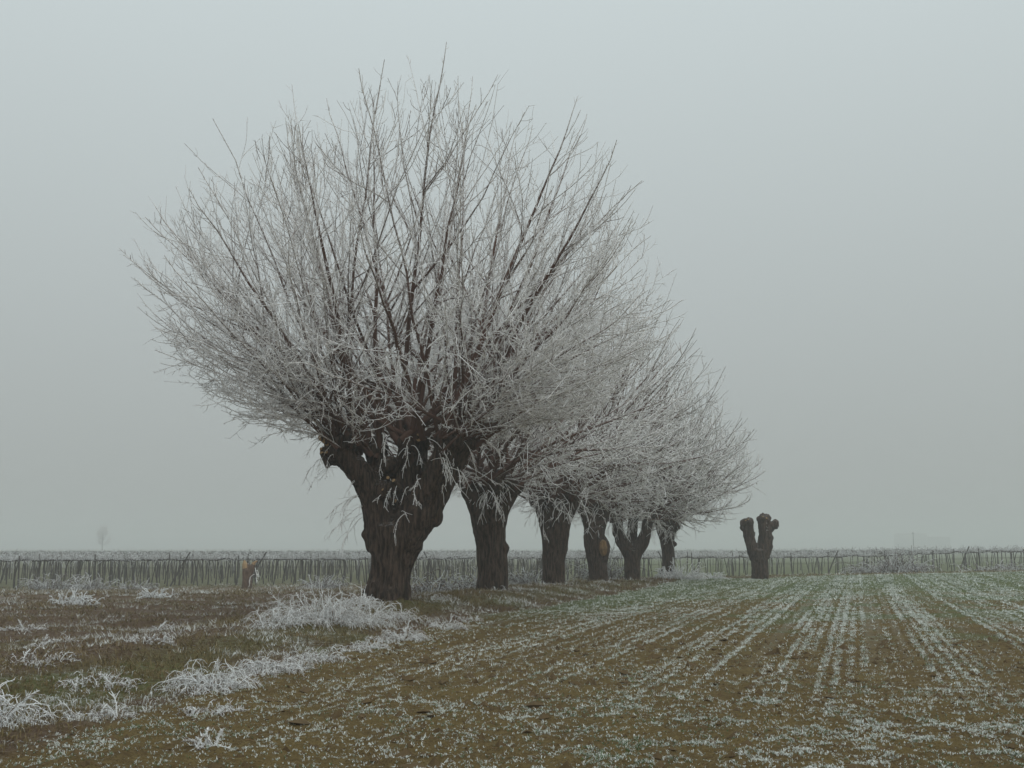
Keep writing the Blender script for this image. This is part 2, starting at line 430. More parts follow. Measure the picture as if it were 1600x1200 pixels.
# ------------------------------------------------------------------ haze
def build_haze():
    S = 2300.; lo, hi = -2.2, 23.
    V = np.array([(x, y, z) for z in (lo, hi) for y in (-500, 2 * S - 500) for x in (-S, S)], float)
    Q = [(0, 2, 3, 1), (4, 5, 7, 6), (0, 1, 5, 4), (2, 6, 7, 3), (0, 4, 6, 2), (1, 3, 7, 5)]
    me = mesh_from('haze', V, Q, None, False)
    m = bpy.data.materials.new('winter_fog'); m.use_nodes = True; t = m.node_tree
    t.nodes.remove(t.nodes['Principled BSDF']); pv = t.nodes.new('ShaderNodeVolumePrincipled')
    pv.inputs['Color'].default_value = (.90, .925, .915, 1); pv.inputs['Density'].default_value = .0020; pv.inputs['Anisotropy'].default_value = 0.
    t.links.new(pv.outputs[0], t.nodes['Material Output'].inputs['Volume'])
    o = link('haze', me, m); tag(o, 'pale winter fog lying over the fields and vineyard', 'fog', kind='stuff')
# ------------------------------------------------------------------ pollard trees
UPV = np.array([0, 0, 1.])
def crown_targets(n, C, A, zlo=-.86):
    """points spread over the skin of the crown: a ball with a flatter underside; A = x, y, up, down"""
    i = np.arange(n) + .5; z = zlo + (1 - zlo) * (i / n); ph = i * 2.39996 + rng.uniform(0, 6.28)
    r = np.sqrt(np.maximum(1 - z * z, 0)); d = norm(np.stack([r * np.cos(ph), r * np.sin(ph), z], 1) + .10 * rng.normal(size=(n, 3)))
    d[:, 2] = np.maximum(d[:, 2], zlo)
    return C + d * np.stack([np.full(n, A[0]), np.full(n, A[1]), np.where(d[:, 2] > 0, A[2], A[3])], 1)
def env_len(P, D, C, A, k=1.):
    """distance from P along D to the crown's skin"""
    lo_, hi_ = np.zeros(len(P)), np.full(len(P), 12.); q0 = P - C
    for _ in range(15):
        m = (lo_ + hi_) / 2; v = q0 + D * m[:, None]; az = np.where(v[:, 2] > 0, A[2], A[3])
        ins = ((v[:, 0] / A[0]) ** 2 + (v[:, 1] / A[1]) ** 2 + (v[:, 2] / az) ** 2) < k * k
        lo_ = np.where(ins, m, lo_); hi_ = np.where(ins, hi_, m)
    return lo_
def frost_of(r): return np.clip(1.12 - r / .020 * .5, -.3, 1.)
def make_crown(root, heads, n_limb, C, A, r_limb, n_side, n_twig, n_spur, thick=1., zlo=-.86, peak=None):
    """shoots springing from the pollard heads; every main shoot is a limb with its own twigs"""
    heads_p = np.array([h[0] for h in heads]); heads_w = np.array([h[1] for h in heads])
    C = np.asarray(C, float); tg = crown_targets(n_limb, C, A, zlo)
    if peak: tg[:, 2] += peak[1] * np.exp(-((tg[:, 0] - peak[0]) / 1.1) ** 2) * (tg[:, 2] > C[2] + 2)
    # each shoot comes from a head lying out on its own side
    rel = (heads_p - heads_p.mean(0)) * np.array([1, 1, .4])
    score = norm(tg - heads_p.mean(0)) @ rel.T * .9 + heads_w[None] + rng.normal(size=(n_limb, len(heads))) * .55
    hi_ = score.argmax(1)
    P = heads_p[hi_] + .20 * rng.normal(size=(n_limb, 3)) * np.array([1, 1, .4]) - np.array([0, 0, .1])
    tg = P + (tg - P) * rng.uniform(.84, 1.04, n_limb)[:, None]
    D = norm(tg - P); L = np.linalg.norm(tg - P, axis=1)
    flat = np.clip(1 - D[:, 2], 0, 1.2)[:, None]; side = norm(D * np.array([1, 1, .0]))
    # leave the head steeply, swing outward, turn up again at the tip
    B1 = P + (norm(D + UPV * .45 * flat) * L[:, None]) * .36
    B2 = P + D * (L * .74)[:, None] + UPV * (L[:, None] * (.01 * flat)) + rng.normal(size=(n_limb, 3)) * .15
    B3 = tg + UPV * rng.uniform(.1, .95, (n_limb, 1)) * flat
    k1 = 16; t = np.linspace(0, 1, k1 + 1)[None, :, None]
    main = (1 - t) ** 3 * P[:, None] + 3 * t * (1 - t) ** 2 * B1[:, None] + 3 * t * t * (1 - t) * B2[:, None] + t ** 3 * B3[:, None]
    wv = rng.normal(size=(n_limb, k1 + 1, 3)); wv[:, 0] = 0; wv[:, 1:-1] = (wv[:, :-2] + 2 * wv[:, 1:-1] + wv[:, 2:]) / 4
    main = main + wv * .042 * np.minimum(1, t * 3)
    r0 = r_limb * rng.uniform(.45, 1.25, n_limb) * np.clip(L / 7, .5, 1.2); r1 = np.full(n_limb, .0075 * thick)
    def trim(P, D, L, k=1.0):
        return np.minimum(L, np.maximum(env_len(P, D, C, A, k), .10))
    # co-leaders and side branches
    nl2 = int(n_limb * n_side); i2 = rng.integers(0, n_limb, nl2); t2 = rng.uniform(.14, .88, nl2)
    P2, T2 = point_on(main, i2, t2)
    ang = np.radians(rng.uniform(18, 52, nl2)); D2 = splay(T2, ang, .3)
    L2 = trim(P2, D2, L[i2] * (1 - t2) * rng.uniform(.45, 1.02, nl2) + rng.uniform(.15, .5, nl2), 1.0) * rng.uniform(.85, 1.06, nl2)
    ray2 = D2[:, 2]
    sec = grow(P2, D2, L2, 7, up=-.15, up_end=.6, wob=.075)
    rp = r0[i2] * (1 - t2) ** 1.3 + .008
    r2 = np.minimum(rp * .6, .0065 + .0055 * L2) * thick ** .5
    # twigs on both orders
    nl3 = int(nl2 * n_twig); par = rng.random(nl3)
    onm = par < .22
    i3m = rng.integers(0, n_limb, nl3); i3s = rng.choice(nl2, nl3, p=L2 / L2.sum())
    t3 = rng.uniform(.05, .97, nl3)
    Pm, Tm = point_on(main, i3m, t3); Ps, Ts = point_on(sec, i3s, t3)
    P3 = np.where(onm[:, None], Pm, Ps); T3 = np.where(onm[:, None], Tm, Ts); limb3 = np.where(onm, i3m, i2[i3s])
    # the twigs thin out towards the top, where last summer's shoots stand bare
    # and the old wood round the heads is clean
    hd = np.linalg.norm(P3 - heads_p.mean(0), axis=1); clean = .8 * (1 - sstep(1.3, 2.6, hd))
    keep = rng.random(nl3) > np.maximum(.62 * sstep(C[2] - 1.5, C[2] + A[2] * .9, P3[:, 2]), clean)
    P3, T3, limb3 = P3[keep], T3[keep], limb3[keep]; nl3 = len(P3)
    D3 = splay(T3, np.radians(np.where(P3[:, 2] < C[2] - 1.5, rng.uniform(20, 70, nl3), rng.uniform(18, 58, nl3))))
    L3 = trim(P3, D3, rng.gamma(3.2, .17, nl3) + .12, .93)
    droop = np.where(P3[:, 2] < C[2] - .5, rng.uniform(-1.5, .3, nl3), rng.uniform(-.2, .7, nl3))
    tw = grow(P3, D3, L3, 3, up=droop, up_end=rng.uniform(.0, .9, nl3), wob=.13)
    r3 = (.0066 + .0032 * rng.random(nl3)) * thick
    # spurs and rime needles on everything thin
    nl4 = int(nl3 * n_spur); src = rng.random(nl4)
    i4t = rng.choice(nl3, nl4, p=L3 / L3.sum()); i4s = rng.choice(nl2, nl4, p=L2 / L2.sum()); i4m = rng.integers(0, n_limb, nl4)
    t4 = rng.uniform(.08, 1., nl4)
    Pa, Ta = point_on(tw, i4t, t4); Pb, Tb = point_on(sec, i4s, np.maximum(t4, .25)); Pc, Tc = point_on(main, i4m, .35 + .65 * t4)
    w = np.where(src < .70, 0, np.where(src < .92, 1, 2))[:, None]
    P4 = np.where(w == 0, Pa, np.where(w == 1, Pb, Pc)); T4 = np.where(w == 0, Ta, np.where(w == 1, Tb, Tc))
    limb4 = np.where(w[:, 0] == 0, limb3[i4t], np.where(w[:, 0] == 1, i2[i4s], i4m))
    keep = rng.random(nl4) > .5 * sstep(C[2] - 1., C[2] + A[2], P4[:, 2]); P4, T4, limb4 = P4[keep], T4[keep], limb4[keep]; nl4 = len(P4)
    L4 = rng.gamma(2.2, .045, nl4) + .03
    D4 = splay(T4, np.radians(rng.uniform(24, 62, nl4)))
    long4 = L4 > .15
    for li in range(n_limb):
        b = Bag()
        b.tube(main[li:li + 1], r0[li:li + 1], r1[li:li + 1], 6, a=lambda r: frost_of(r), power=.62)
        q = i2 == li
        if q.any(): b.tube(sec[q], r2[q], np.full(q.sum(), .0065 * thick), 3, a=lambda r: frost_of(r))
        limb = link('limb', b.mesh('limb'), M_LIMB, root)
        b = Bag()
        q = limb3 == li
        if q.any(): b.tube(tw[q], r3[q], r3[q] * .62, 3, a=rng.uniform(.2, 1., q.sum()) - .25 * sstep(C[2], C[2] + A[2], P3[q][:, 2]))
        q = (limb4 == li) & long4
        if q.any():
            b.tube(grow(P4[q], D4[q], L4[q], 2, up=.2, wob=.2), np.full(q.sum(), .0060 * thick), np.full(q.sum(), .0038 * thick), 3, a=rng.uniform(.45, 1.1, q.sum()))
        q = (limb4 == li) & ~long4
        if q.any():
            V, T = spikes(P4[q], D4[q], L4[q] * 1.2, np.full(q.sum(), .0072 * thick)); b.add(V, None, T, np.repeat(rng.uniform(.45, 1.1, q.sum()), 4))
        tag(link('twigs', b.mesh('twigs'), M_TWIG, limb), 'rime-coated twigs and spurs', kind='stuff')
    return nl2, nl3, nl4
def knobs(bag, p, r, n, spread):
    for _ in range(n):
        c = np.asarray(p) + norm(rng.normal(size=3)) * spread * np.array([1, 1, .7]); bag.add(*ball(c, r * rng.uniform(.6, 1.25)))
def cut_ends(root, heads_p, n, spread, facing=(0, -1, .3), size=.05):
    """sawn shoots: short stubs whose pale faces look outward"""
    for _ in range(n):
        p = np.asarray(heads_p) + rng.normal(size=3) * np.asarray(spread) * np.array([1, .25, 1])
        d = norm(np.asarray(facing) + .45 * rng.normal(size=3)); r = size * rng.uniform(.7, 1.2)
        pts = np.stack([p - d * .3, p + d * .02, p + d * .10])
        b = Bag(); b.tube(pts, r * 1.15, r, 9); st = link('sawn_stub', b.mesh('sawn_stub'), M_BARK, root)
        V, Q, _ = tubes(np.stack([p + d * .097, p + d * .104])[None], np.array([r * .98]), np.array([r * .92]), 9)
        ring = V.reshape(2, 9, 3); Vv = np.concatenate([V, ring[1].mean(0, keepdims=True)])
        T = [(9 + i, 9 + (i + 1) % 9, 18) for i in range(9)]
        link('cut_face', mesh_from('cut_face', Vv, Q, T, False, {'frost': np.zeros(19)}), M_CUT, st)
def sprouts(root, P, D, L, up=-1.2, r=.008, name='sprout', nside=5):
    """thin water sprouts on the old wood"""
    P = np.asarray(P, float); D = np.asarray(D, float); L = np.asarray(L, float)
    for p, d, l in zip(P, D, L):
        m = grow(p[None], d[None], np.array([l]), 9, up=up, up_end=up * .4, wob=.14)
        n = max(2, int(nside * l)); i = np.zeros(n, int); t = rng.uniform(.25, .95, n); pp, tt = point_on(m, i, t)
        s = grow(pp, splay(tt, np.radians(rng.uniform(25, 60, n))), rng.uniform(.12, .45, n) * l ** .5, 4, up=-.4, wob=.16)
        b = Bag(); b.tube(m, r, r * .55, 4, a=.72); b.tube(s, r * .75, r * .5, 3, a=.8)
        n = int(30 * l); pp, tt = point_on(m, np.zeros(n, int), rng.uniform(.2, 1, n)); V, T = spikes(pp, splay(tt, np.radians(rng.uniform(30, 80, n))), rng.uniform(.02, .07, n), np.full(n, .006)); b.add(V, None, T, .9)
        link(name, b.mesh(name), M_TWIG, root)
def trunk_part(root, arms, extra=(), voxel=.03, furrow=.03, seed=1, head_r=.2, head_n=7, roots=5, root_r=.4):
    b = Bag()
    for path, rad in arms: b.add(*lump_tube(path, rad))
    for k in range(roots):       # buttress roots running into the bank
        a = k * 2 * pi / roots + rng.uniform(-.4, .4); dx, dy = cos(a), sin(a)
        b.add(*lump_tube([(dx * root_r * .5, dy * root_r * .5, .55), (dx * root_r * .88, dy * root_r * .88, .18), (dx * root_r * 1.1, dy * root_r * 1.1, -.12), (dx * root_r * 1.5, dy * root_r * 1.5, -.4)], [root_r * .42, root_r * .40, root_r * .30, root_r * .2], 10))
    for p, r in extra: b.add(*ball(p, r))
    for path, rad in arms:
        if path[-1][2] > 2.4: knobs(b, path[-1], head_r, head_n, rad[-1] * .75)
    me = fuse(b, voxel, furrow, seed=seed)
    return link('trunk', me, M_BARK, root)

def tree_at(i, label):
    x, y = ROW[i, :2]; return empty('pollard_tree', (x, y, float(surface_z(x, y)) - .03), label, 'tree', 'pollard trees along the bank')

# --- the biggest one, its trunk splitting into several arms
t1 = tree_at(2, 'largest pollard tree with orange-cut heads and thick trunk forking into several arms')
arms = [([(0, 0, -.4), (0, 0, .05), (.02, 0, .5), (.07, 0, 1.0), (.12, 0, 1.6)], [.50, .44, .44, .48, .55]),
        ([(-.08, 0, 1.1), (-.16, -.02, 1.7), (-.32, -.05, 2.3), (-.62, -.08, 2.75), (-.98, -.1, 3.15), (-1.08, -.1, 3.45)], [.42, .38, .30, .27, .27, .30]),
        ([(.1, .22, 1.4), (.16, .3, 2.1), (.34, .28, 2.75), (.46, .2, 3.3), (.5, .18, 3.6)], [.44, .37, .32, .29, .28]),
        ([(.25, -.05, 1.2), (.52, -.08, 1.75), (.86, -.02, 2.25), (1.12, .05, 2.75), (1.42, .05, 3.25), (1.52, .05, 3.5)], [.42, .48, .42, .37, .36, .34]),
        ([(.4, .4, 1.8), (.5, .8, 2.6), (.45, 1.15, 3.2), (.45, 1.2, 3.5)], [.38, .28, .27, .26]),
        ([(-.05, .1, 2.0), (-.22, .2, 2.7), (-.36, .25, 3.2), (-.40, .25, 3.35)], [.34, .24, .2, .2]),
        ([(.7, -.2, 2.1), (1.05, -.5, 2.8), (1.3, -.62, 3.3), (1.32, -.66, 3.5)], [.32, .24, .23, .24])]
trunk_part(t1, arms, extra=[((.92, -.05, 1.84), .27), ((.42, -.05, 1.3), .37), ((.28, -.05, .95), .34), ((-.46, -.05, 1.42), .13), ((-.1, -.36, 2.4), .2), ((.12, -.38, 2.45), .17), ((.0, -.1, 2.95), .22), ((-1.25, -.18, 3.2), .26), ((-1.0, -.3, 3.45), .22), ((-1.22, -.2, 3.5), .2), ((.35, -.2, 3.45), .2)], voxel=.034, furrow=.045, seed=2, roots=6, root_r=.42)
heads1 = [((-1.0, -.1, 3.45), .25), ((.45, .12, 3.6), .55), ((1.5, .05, 3.5), .6), ((.45, 1.18, 3.5), .3), ((1.3, -.65, 3.5), .35), ((-.42, .2, 3.35), .35)]
make_crown(t1, heads1, 104, (.5, 0, 7.0), (6.4, 5.9, 4.85, 3.9), .074, 9.0, 8.6, 6.6, peak=(2.3, .75))
cut_ends(t1, (-1.38, -.38, 3.28), 9, (.06, .1, .18), (-.6, -.8, .15), .055)
cut_ends(t1, (.45, -.2, 3.52), 4, (.22, .1, .06), (.0, -1, .1), .055)
cut_ends(t1, (-.02, -.5, 2.55), 4, (.2, .1, .2), (.0, -1, .2), .04)
cut_ends(t1, (1.3, -.45, 3.4), 2, (.25, .1, .1), (.2, -1, .1), .045)
n = 9; sprouts(t1, np.array([-.5, -.15, 2.1]) + rng.normal(size=(n, 3)) * (.12, .1, .45), np.stack([rng.uniform(-1, -.4, n), rng.uniform(-.7, .2, n), rng.uniform(-.2, .5, n)], 1), rng.uniform(.6, 1.3, n), -1.3)
n = 8; sprouts(t1, np.array([-1.2, -.2, 3.2]) + rng.normal(size=(n, 3)) * (.15, .15, .25), np.stack([rng.uniform(-1, -.3, n), rng.uniform(-.6, .3, n), rng.uniform(-.3, .4, n)], 1), rng.uniform(.5, 1.1, n), -1.1, .006)
n = 10; sprouts(t1, np.array([.1, -.45, 2.5]) + rng.normal(size=(n, 3)) * (.3, .06, .4), np.stack([rng.uniform(-.6, .6, n), rng.uniform(-1, -.5, n), rng.uniform(-.4, .6, n)], 1), rng.uniform(.3, .8, n), -1.6, .008)
n = 16; sprouts(t1, np.array([1.3, -.5, 3.3]) + rng.normal(size=(n, 3)) * (.3, .2, .3), np.stack([rng.uniform(-.2, 1, n), rng.uniform(-1, -.2, n), rng.uniform(-.3, .5, n)], 1), rng.uniform(.5, 1.2, n), -1.5, .009)
n = 8; sprouts(t1, np.array([.3, -.4, 3.6]) + rng.normal(size=(n, 3)) * (.5, .1, .15), np.stack([rng.uniform(-.5, .5, n), rng.uniform(-1, -.5, n), rng.uniform(-.1, .5, n)], 1), rng.uniform(.4, .9, n), -1.5, .009)

# --- the others, each with its own trunk
def other(i, label, arms, seed, counts, thick, A=(5.9, 5.6, 4.9, 4.3), C=(.15, 0, 6.6), zlo=-.96, extra=(), root_r=.34, voxel=.05, n_limb=60, furrow=.035, spread=True):
    t = tree_at(i, label)
    arms = [([(x * (.72 if z > 2 and spread else 1), y, z) for x, y, z in p], r) for p, r in arms]      # arms stand close together
    trunk_part(t, arms, extra, voxel, furrow, seed, .2, 6, 5, root_r)
    heads = []
    for path, rad in arms:
        if path[-1][2] > 2.4: heads.append((np.array(path[-1]) + (0, 0, .1), .25 + rng.uniform(0, .2)))
    make_crown(t, heads, n_limb, C, A, .075, *counts, thick, zlo)
    n = 26; sp = np.array([h[0] for h in heads])[rng.integers(0, len(heads), n)] + rng.normal(size=(n, 3)) * (.25, .15, .2) - np.array([0, .1, .15])
    sprouts(t, sp, np.stack([rng.uniform(-.9, .9, n), rng.uniform(-1, -.3, n), rng.uniform(-.3, .4, n)], 1), rng.uniform(.6, 1.5, n), -1.1, .009 * thick ** .5)
    return t
t2 = other(3, 'pollard tree next to the largest one, straight trunk necked below its head',
    [([(.0, 0, -.4), (.02, 0, .1), (.05, 0, .7), (0, 0, 1.3), (-.08, 0, 1.9), (-.15, 0, 2.4)], [.5, .47, .47, .46, .50, .52]),
     ([(-.1, 0, 2.0), (-.5, -.1, 2.6), (-.95, -.1, 3.1), (-1.1, -.1, 3.3)], [.42, .34, .28, .26]), ([(0, .1, 2.1), (.05, .1, 2.8), (.1, .1, 3.4)], [.44, .36, .33]),
     ([(.1, 0, 2.1), (.45, 0, 2.7), (.85, -.05, 3.2)], [.4, .32, .3]), ([(0, .2, 2.1), (.1, .6, 2.8), (.1, .9, 3.3)], [.36, .28, .26]), ([(0, -.2, 2.1), (.1, -.55, 2.8), (.1, -.75, 3.2)], [.34, .26, .24])],
    5, (8, 7.5, 4.2), 1.3, A=(6.3, 5.8, 5.5, 4.3), extra=[((.4, -.1, 1.3), .16), ((-.45, -.1, 2.0), .14)], root_r=.36)
t3 = other(4, 'pollard tree with stout straight trunk widening upward, third along the bank',
    [([(-.05, 0, -.4), (-.05, 0, .1), (-.02, 0, .8), (.03, 0, 1.6), (.1, 0, 2.3)], [.48, .42, .42, .50, .58]),
     ([(-.1, 0, 2.0), (-.45, 0, 2.7), (-.75, 0, 3.2)], [.42, .33, .3]), ([(.2, 0, 2.1), (.6, .1, 2.7), (.95, .1, 3.2)], [.42, .33, .3]), ([(.1, .2, 2.1), (.15, .6, 2.8), (.2, .8, 3.3)], [.38, .3, .28]), ([(.1, -.2, 2.2), (.1, -.5, 2.8), (.1, -.65, 3.2)], [.34, .26, .25])],
    7, (8, 7, 3.6), 1.55, A=(6.6, 5.8, 6.0, 4.3))
t4 = other(5, 'pollard tree with a large tan scar on its trunk',
    [([(.1, 0, -.4), (.1, 0, .1), (.02, 0, .9), (-.08, 0, 1.7), (-.12, 0, 2.4)], [.46, .40, .43, .5, .46]),
     ([(.15, -.05, 1.0), (.28, -.1, 1.6), (.25, -.05, 1.95)], [.36, .38, .2]), ([(-.1, 0, 2.1), (-.5, 0, 2.8), (-.7, 0, 3.3)], [.4, .3, .28]), ([(0, 0, 2.1), (.35, .1, 2.8), (.6, .1, 3.3)], [.38, .3, .28]), ([(-.1, .2, 2.1), (-.1, .6, 2.8), (-.1, .8, 3.3)], [.36, .28, .26])],
    11, (7.5, 7, 3.2), 1.8, root_r=.32, A=(6.5, 5.8, 6.5, 4.3))
# the scar: an oval of bare wood left by a lost limb
Vs, Qs, Ts = ball((.27, -.37, 1.5), (.2, .2, .38), 14, 10); Vs = Vs + .012 * rng.normal(size=Vs.shape)
link('bark_scar', mesh_from('bark_scar', Vs, Qs, Ts, True, {'frost': np.zeros(len(Vs))}), None, t4).data.materials.append(bark_mat('scar_wood', (.17, .10, .045), (.30, .20, .10)))
t5 = other(6, 'slender pollard tree whose trunk forks low into a wide open Y',
    [([(0, 0, -.4), (0, 0, .1), (0, 0, .8), (.02, 0, 1.5)], [.44, .38, .38, .46]),
     ([(-.08, 0, 1.3), (-.42, 0, 1.85), (-.68, 0, 2.4), (-.72, 0, 2.95)], [.36, .31, .28, .27]), ([(.12, 0, 1.3), (.55, 0, 1.9), (.74, 0, 2.45), (.82, 0, 3.05)], [.36, .32, .28, .27]), ([(0, .1, 1.3), (.1, .6, 2.2), (.2, .9, 3.1)], [.3, .25, .24])],
    13, (7, 6.5, 3.), 2.0, root_r=.3, A=(6.1, 5.6, 5.8, 4.3), spread=False)
t6 = other(7, 'last leafy-twigged pollard tree of the row with thin S-shaped trunk',
    [([(-.1, 0, -.4), (-.1, 0, .1), (.08, 0, .8), (.02, 0, 1.5), (.0, 0, 2.2)], [.46, .38, .36, .33, .38]),
     ([(0, 0, 2.0), (-.4, 0, 2.6), (-.55, 0, 3.1)], [.3, .26, .25]), ([(0, 0, 2.0), (.35, 0, 2.6), (.6, -.05, 3.0)], [.3, .26, .25]), ([(0, .1, 2.0), (.1, .5, 2.6), (.1, .7, 3.1)], [.3, .25, .24]), ([(0, -.1, 2.0), (.05, -.4, 2.6), (.1, -.5, 3.0)], [.3, .24, .23])],
    17, (7.5, 7, 3.), 2.1, root_r=.3, A=(5.4, 5.2, 4.8, 4.4), C=(.15, 0, 6.4), zlo=-.93, extra=[((.4, -.1, 1.9), .12)])
t6['label'] = 'last pollard tree in leafless crown before the bare topped one, thin S-shaped trunk'
# --- the one freshly cut back to its fists
ts = empty('bare_pollard', (ROW[8, 0], ROW[8, 1], float(surface_z(*ROW[8, :2])) - .03), 'freshly topped bare pollard trunk with two knobbly arms and no crown', 'tree', 'pollard trees along the bank')
trunk_part(ts, [([(0, 0, -.4), (0, 0, .1), (0, 0, .9), (.02, 0, 1.6)], [.5, .45, .45, .52]),
     ([(-.18, 0, 1.2), (-.42, 0, 1.8), (-.54, 0, 2.4), (-.6, 0, 3.1)], [.36, .33, .30, .30]), ([(.14, 0, 1.3), (.35, 0, 1.9), (.38, 0, 2.6), (.3, 0, 3.3)], [.44, .42, .36, .32]),
     ([(.38, 0, 2.5), (.7, 0, 2.85), (.86, 0, 3.05)], [.24, .20, .19])],
    extra=[((-.8, -.05, 3.1), .22), ((-.5, -.1, 3.25), .2), ((-.36, 0, 2.5), .2), ((-.86, 0, 2.85), .16), ((.62, 0, 2.3), .2), ((.1, 0, 3.35), .2), ((.22, -.05, 3.55), .16), ((.5, 0, 3.4), .18), ((.9, 0, 3.05), .17), ((.45, -.1, 3.25), .15)], voxel=.04, furrow=.055, seed=19, head_r=.17, head_n=8, roots=5, root_r=.3)
cut_ends(ts, (-.66, -.22, 3.24), 4, (.08, .06, .05), (.0, -.8, .6), .06)
cut_ends(ts, (.28, -.26, 3.36), 3, (.07, .05, .05), (.0, -.9, .4), .05)
n = 9; sprouts(ts, np.array([.1, -.2, 2.9]) + rng.normal(size=(n, 3)) * (.4, .1, .4), np.stack([rng.normal(size=n) * .6, np.full(n, -.5), rng.uniform(.1, 1, n)], 1), rng.uniform(.2, .5, n), .2, .009)
# ------------------------------------------------------------------ vineyard
FX0, FX1 = -36., 58.
def row_point(x, k):
    """a point of vine row k, k rows behind the front one"""
    y = vine_front(x) + 2.8 * k
    return x, y, float(ground_z(x, y))
WIRE = 1.72
def vine_proto(v):
    g = np.random.default_rng(100 + v)
    b = Bag(); h = WIRE
    m = grow(np.array([[0, 0, -.12]]), np.array([[g.normal() * .05, 0, 1]]), np.array([h + .12]), 8, wob=.045, g=g); m[0, -1, 2] = h 
    b.tube(m, .044, .030, 6, a=0.)
    top = m[0, -1]
    trunk = b.mesh('vine_trunk')
    b = Bag()
    for s in (-1, 1):
        c = grow(top[None], np.array([[s, 0, .05]]), np.array([.58]), 6, wob=.10, g=g); c[0, :, 2] = h + (c[0, :, 2] - h) * .5
        b.tube(c, .042, .032, 5, a=.0)
        for _ in range(3): b.tube(grow(point_on(c, np.zeros(1, int), g.random(1))[0], g.normal(size=(1, 3)), np.array([.16]), 3, wob=.2, g=g), .020, .012, 4, a=.3)
    arms_ = b.mesh('cordon')
    b = Bag(); n = 26
    p = np.stack([g.uniform(-.55, .55, n), g.normal(size=n) * .04, np.full(n, h)], 1) + top * (1, 1, 0)
    d = np.stack([g.normal(size=n) * .6, g.normal(size=n) * .7, np.abs(g.normal(size=n)) * .8 + .25], 1)
    c = grow(p, d, g.uniform(.25, .75, n), 5, up=.2, up_end=-.8, wob=.2, g=g); b.tube(c, .012, .008, 3, a=g.uniform(.35, 1., n))
    n2 = 60; i = g.integers(0, n, n2); pp, tt = point_on(c, i, g.random(n2)); V, T = spikes(pp, splay(tt, np.radians(g.uniform(30, 90, n2))), g.uniform(.05, .22, n2), np.full(n2, .010)); b.add(V, None, T, .8)
    n = 3; p = np.stack([g.uniform(-.5, .5, n), g.normal(size=n) * .05, np.full(n, h)], 1); c = grow(p, np.stack([g.normal(size=n), g.normal(size=n), np.zeros(n)], 1), g.uniform(.3, .9, n), 6, up=-1.6, wob=.15, g=g); b.tube(c, .011, .008, 3, a=.7)
    return trunk, arms_, b.mesh('canes')
PROTO = [vine_proto(v) for v in range(7)]
ROWNAME = ['front', 'second', 'third']
def post_mesh(h, r):
    b = Bag(); m = grow(np.array([[0, 0, -.15]]), np.array([[0, 0, 1.]]), np.array([h + .15]), 5, wob=.012); V, Q, _ = tubes(m, np.array([r]), np.array([r * .85]), 8)
    n = len(V); V = np.concatenate([V, m[0, -1:] + (0, 0, .015)]); T = [(n - 8 + i, n - 8 + (i + 1) % 8, n) for i in range(8)]; b.add(V, Q, T, .05); return b.mesh('post')
POSTS = [post_mesh(2.02, .052), post_mesh(1.9, .06), post_mesh(2.12, .048)]
for k in range(3):
    xs = np.arange(FX0, FX1 + k * 2, 1.15); xs = xs + rng.normal(size=len(xs)) * .1
    if k: xs = xs[(xs < 12) | (rng.random(len(xs)) < .5)]       # gappy where the field rises
    tr = empty('vine_trellis', row_point(FX0, k), ['wooden posts and wires carrying the front row of vines', 'wooden posts and wires carrying the second row of vines', 'wooden posts and wires carrying the third row of vines'][k], 'trellis', 'trellis rows of the vineyard')
    o0 = np.array(tr.location)
    for x in np.arange(FX0 + .5, FX1 + k * 2, 4.2):
        p = np.array(row_point(x, k)); po = link('post', POSTS[rng.integers(0, 3)], M_POST, tr, p - o0); po.rotation_euler = (rng.normal() * .03, rng.normal() * .04, rng.uniform(0, 6))
    wx = np.arange(FX0, FX1 + k * 2, 1.5)
    for h in (WIRE, WIRE - .55):
        w = np.array([row_point(x, k) for x in wx]) + (0, 0, h) - o0; b = Bag(); b.tube(w[None], .006, .006, 4, a=.3); link('wire', b.mesh('wire'), M_POST, tr)
    if k == 0:      # raking struts that brace the row
        for x, s in ((-22., 1), (-17.3, 1), (-6., -1), (6.5, 1), (27.2, 1), (38.8, 1), (12., -1)):
            p = np.array(row_point(x, k)) - o0; b = Bag(); b.tube(np.array([p + (-.75 * s, -.35, -.1), p + (-.2 * s, -.12, 1.1), p + (.42 * s, .05, 2.25)])[None], .06, .05, 7, a=-.2); link('strut', b.mesh('strut'), M_POST, tr)
    for x in xs:
        v = rng.integers(0, len(PROTO)); a, c, d = PROTO[v]
        e_ = empty('grapevine', row_point(x, k), 'frosted grapevine trained on the wire in the %s vine row' % ROWNAME[k], 'vine', 'grapevines of the %s row' % ROWNAME[k], math.atan(.4) * (1 if x < 27 else .25) + (pi if rng.random() < .5 else 0) + rng.normal() * .05)
        e_.scale = (1, 1, 1)
        link('vine_trunk', a, M_VINE, e_); link('cordon', c, M_VINE, e_); tag(link('canes', d, M_CANE, e_), kind='stuff')
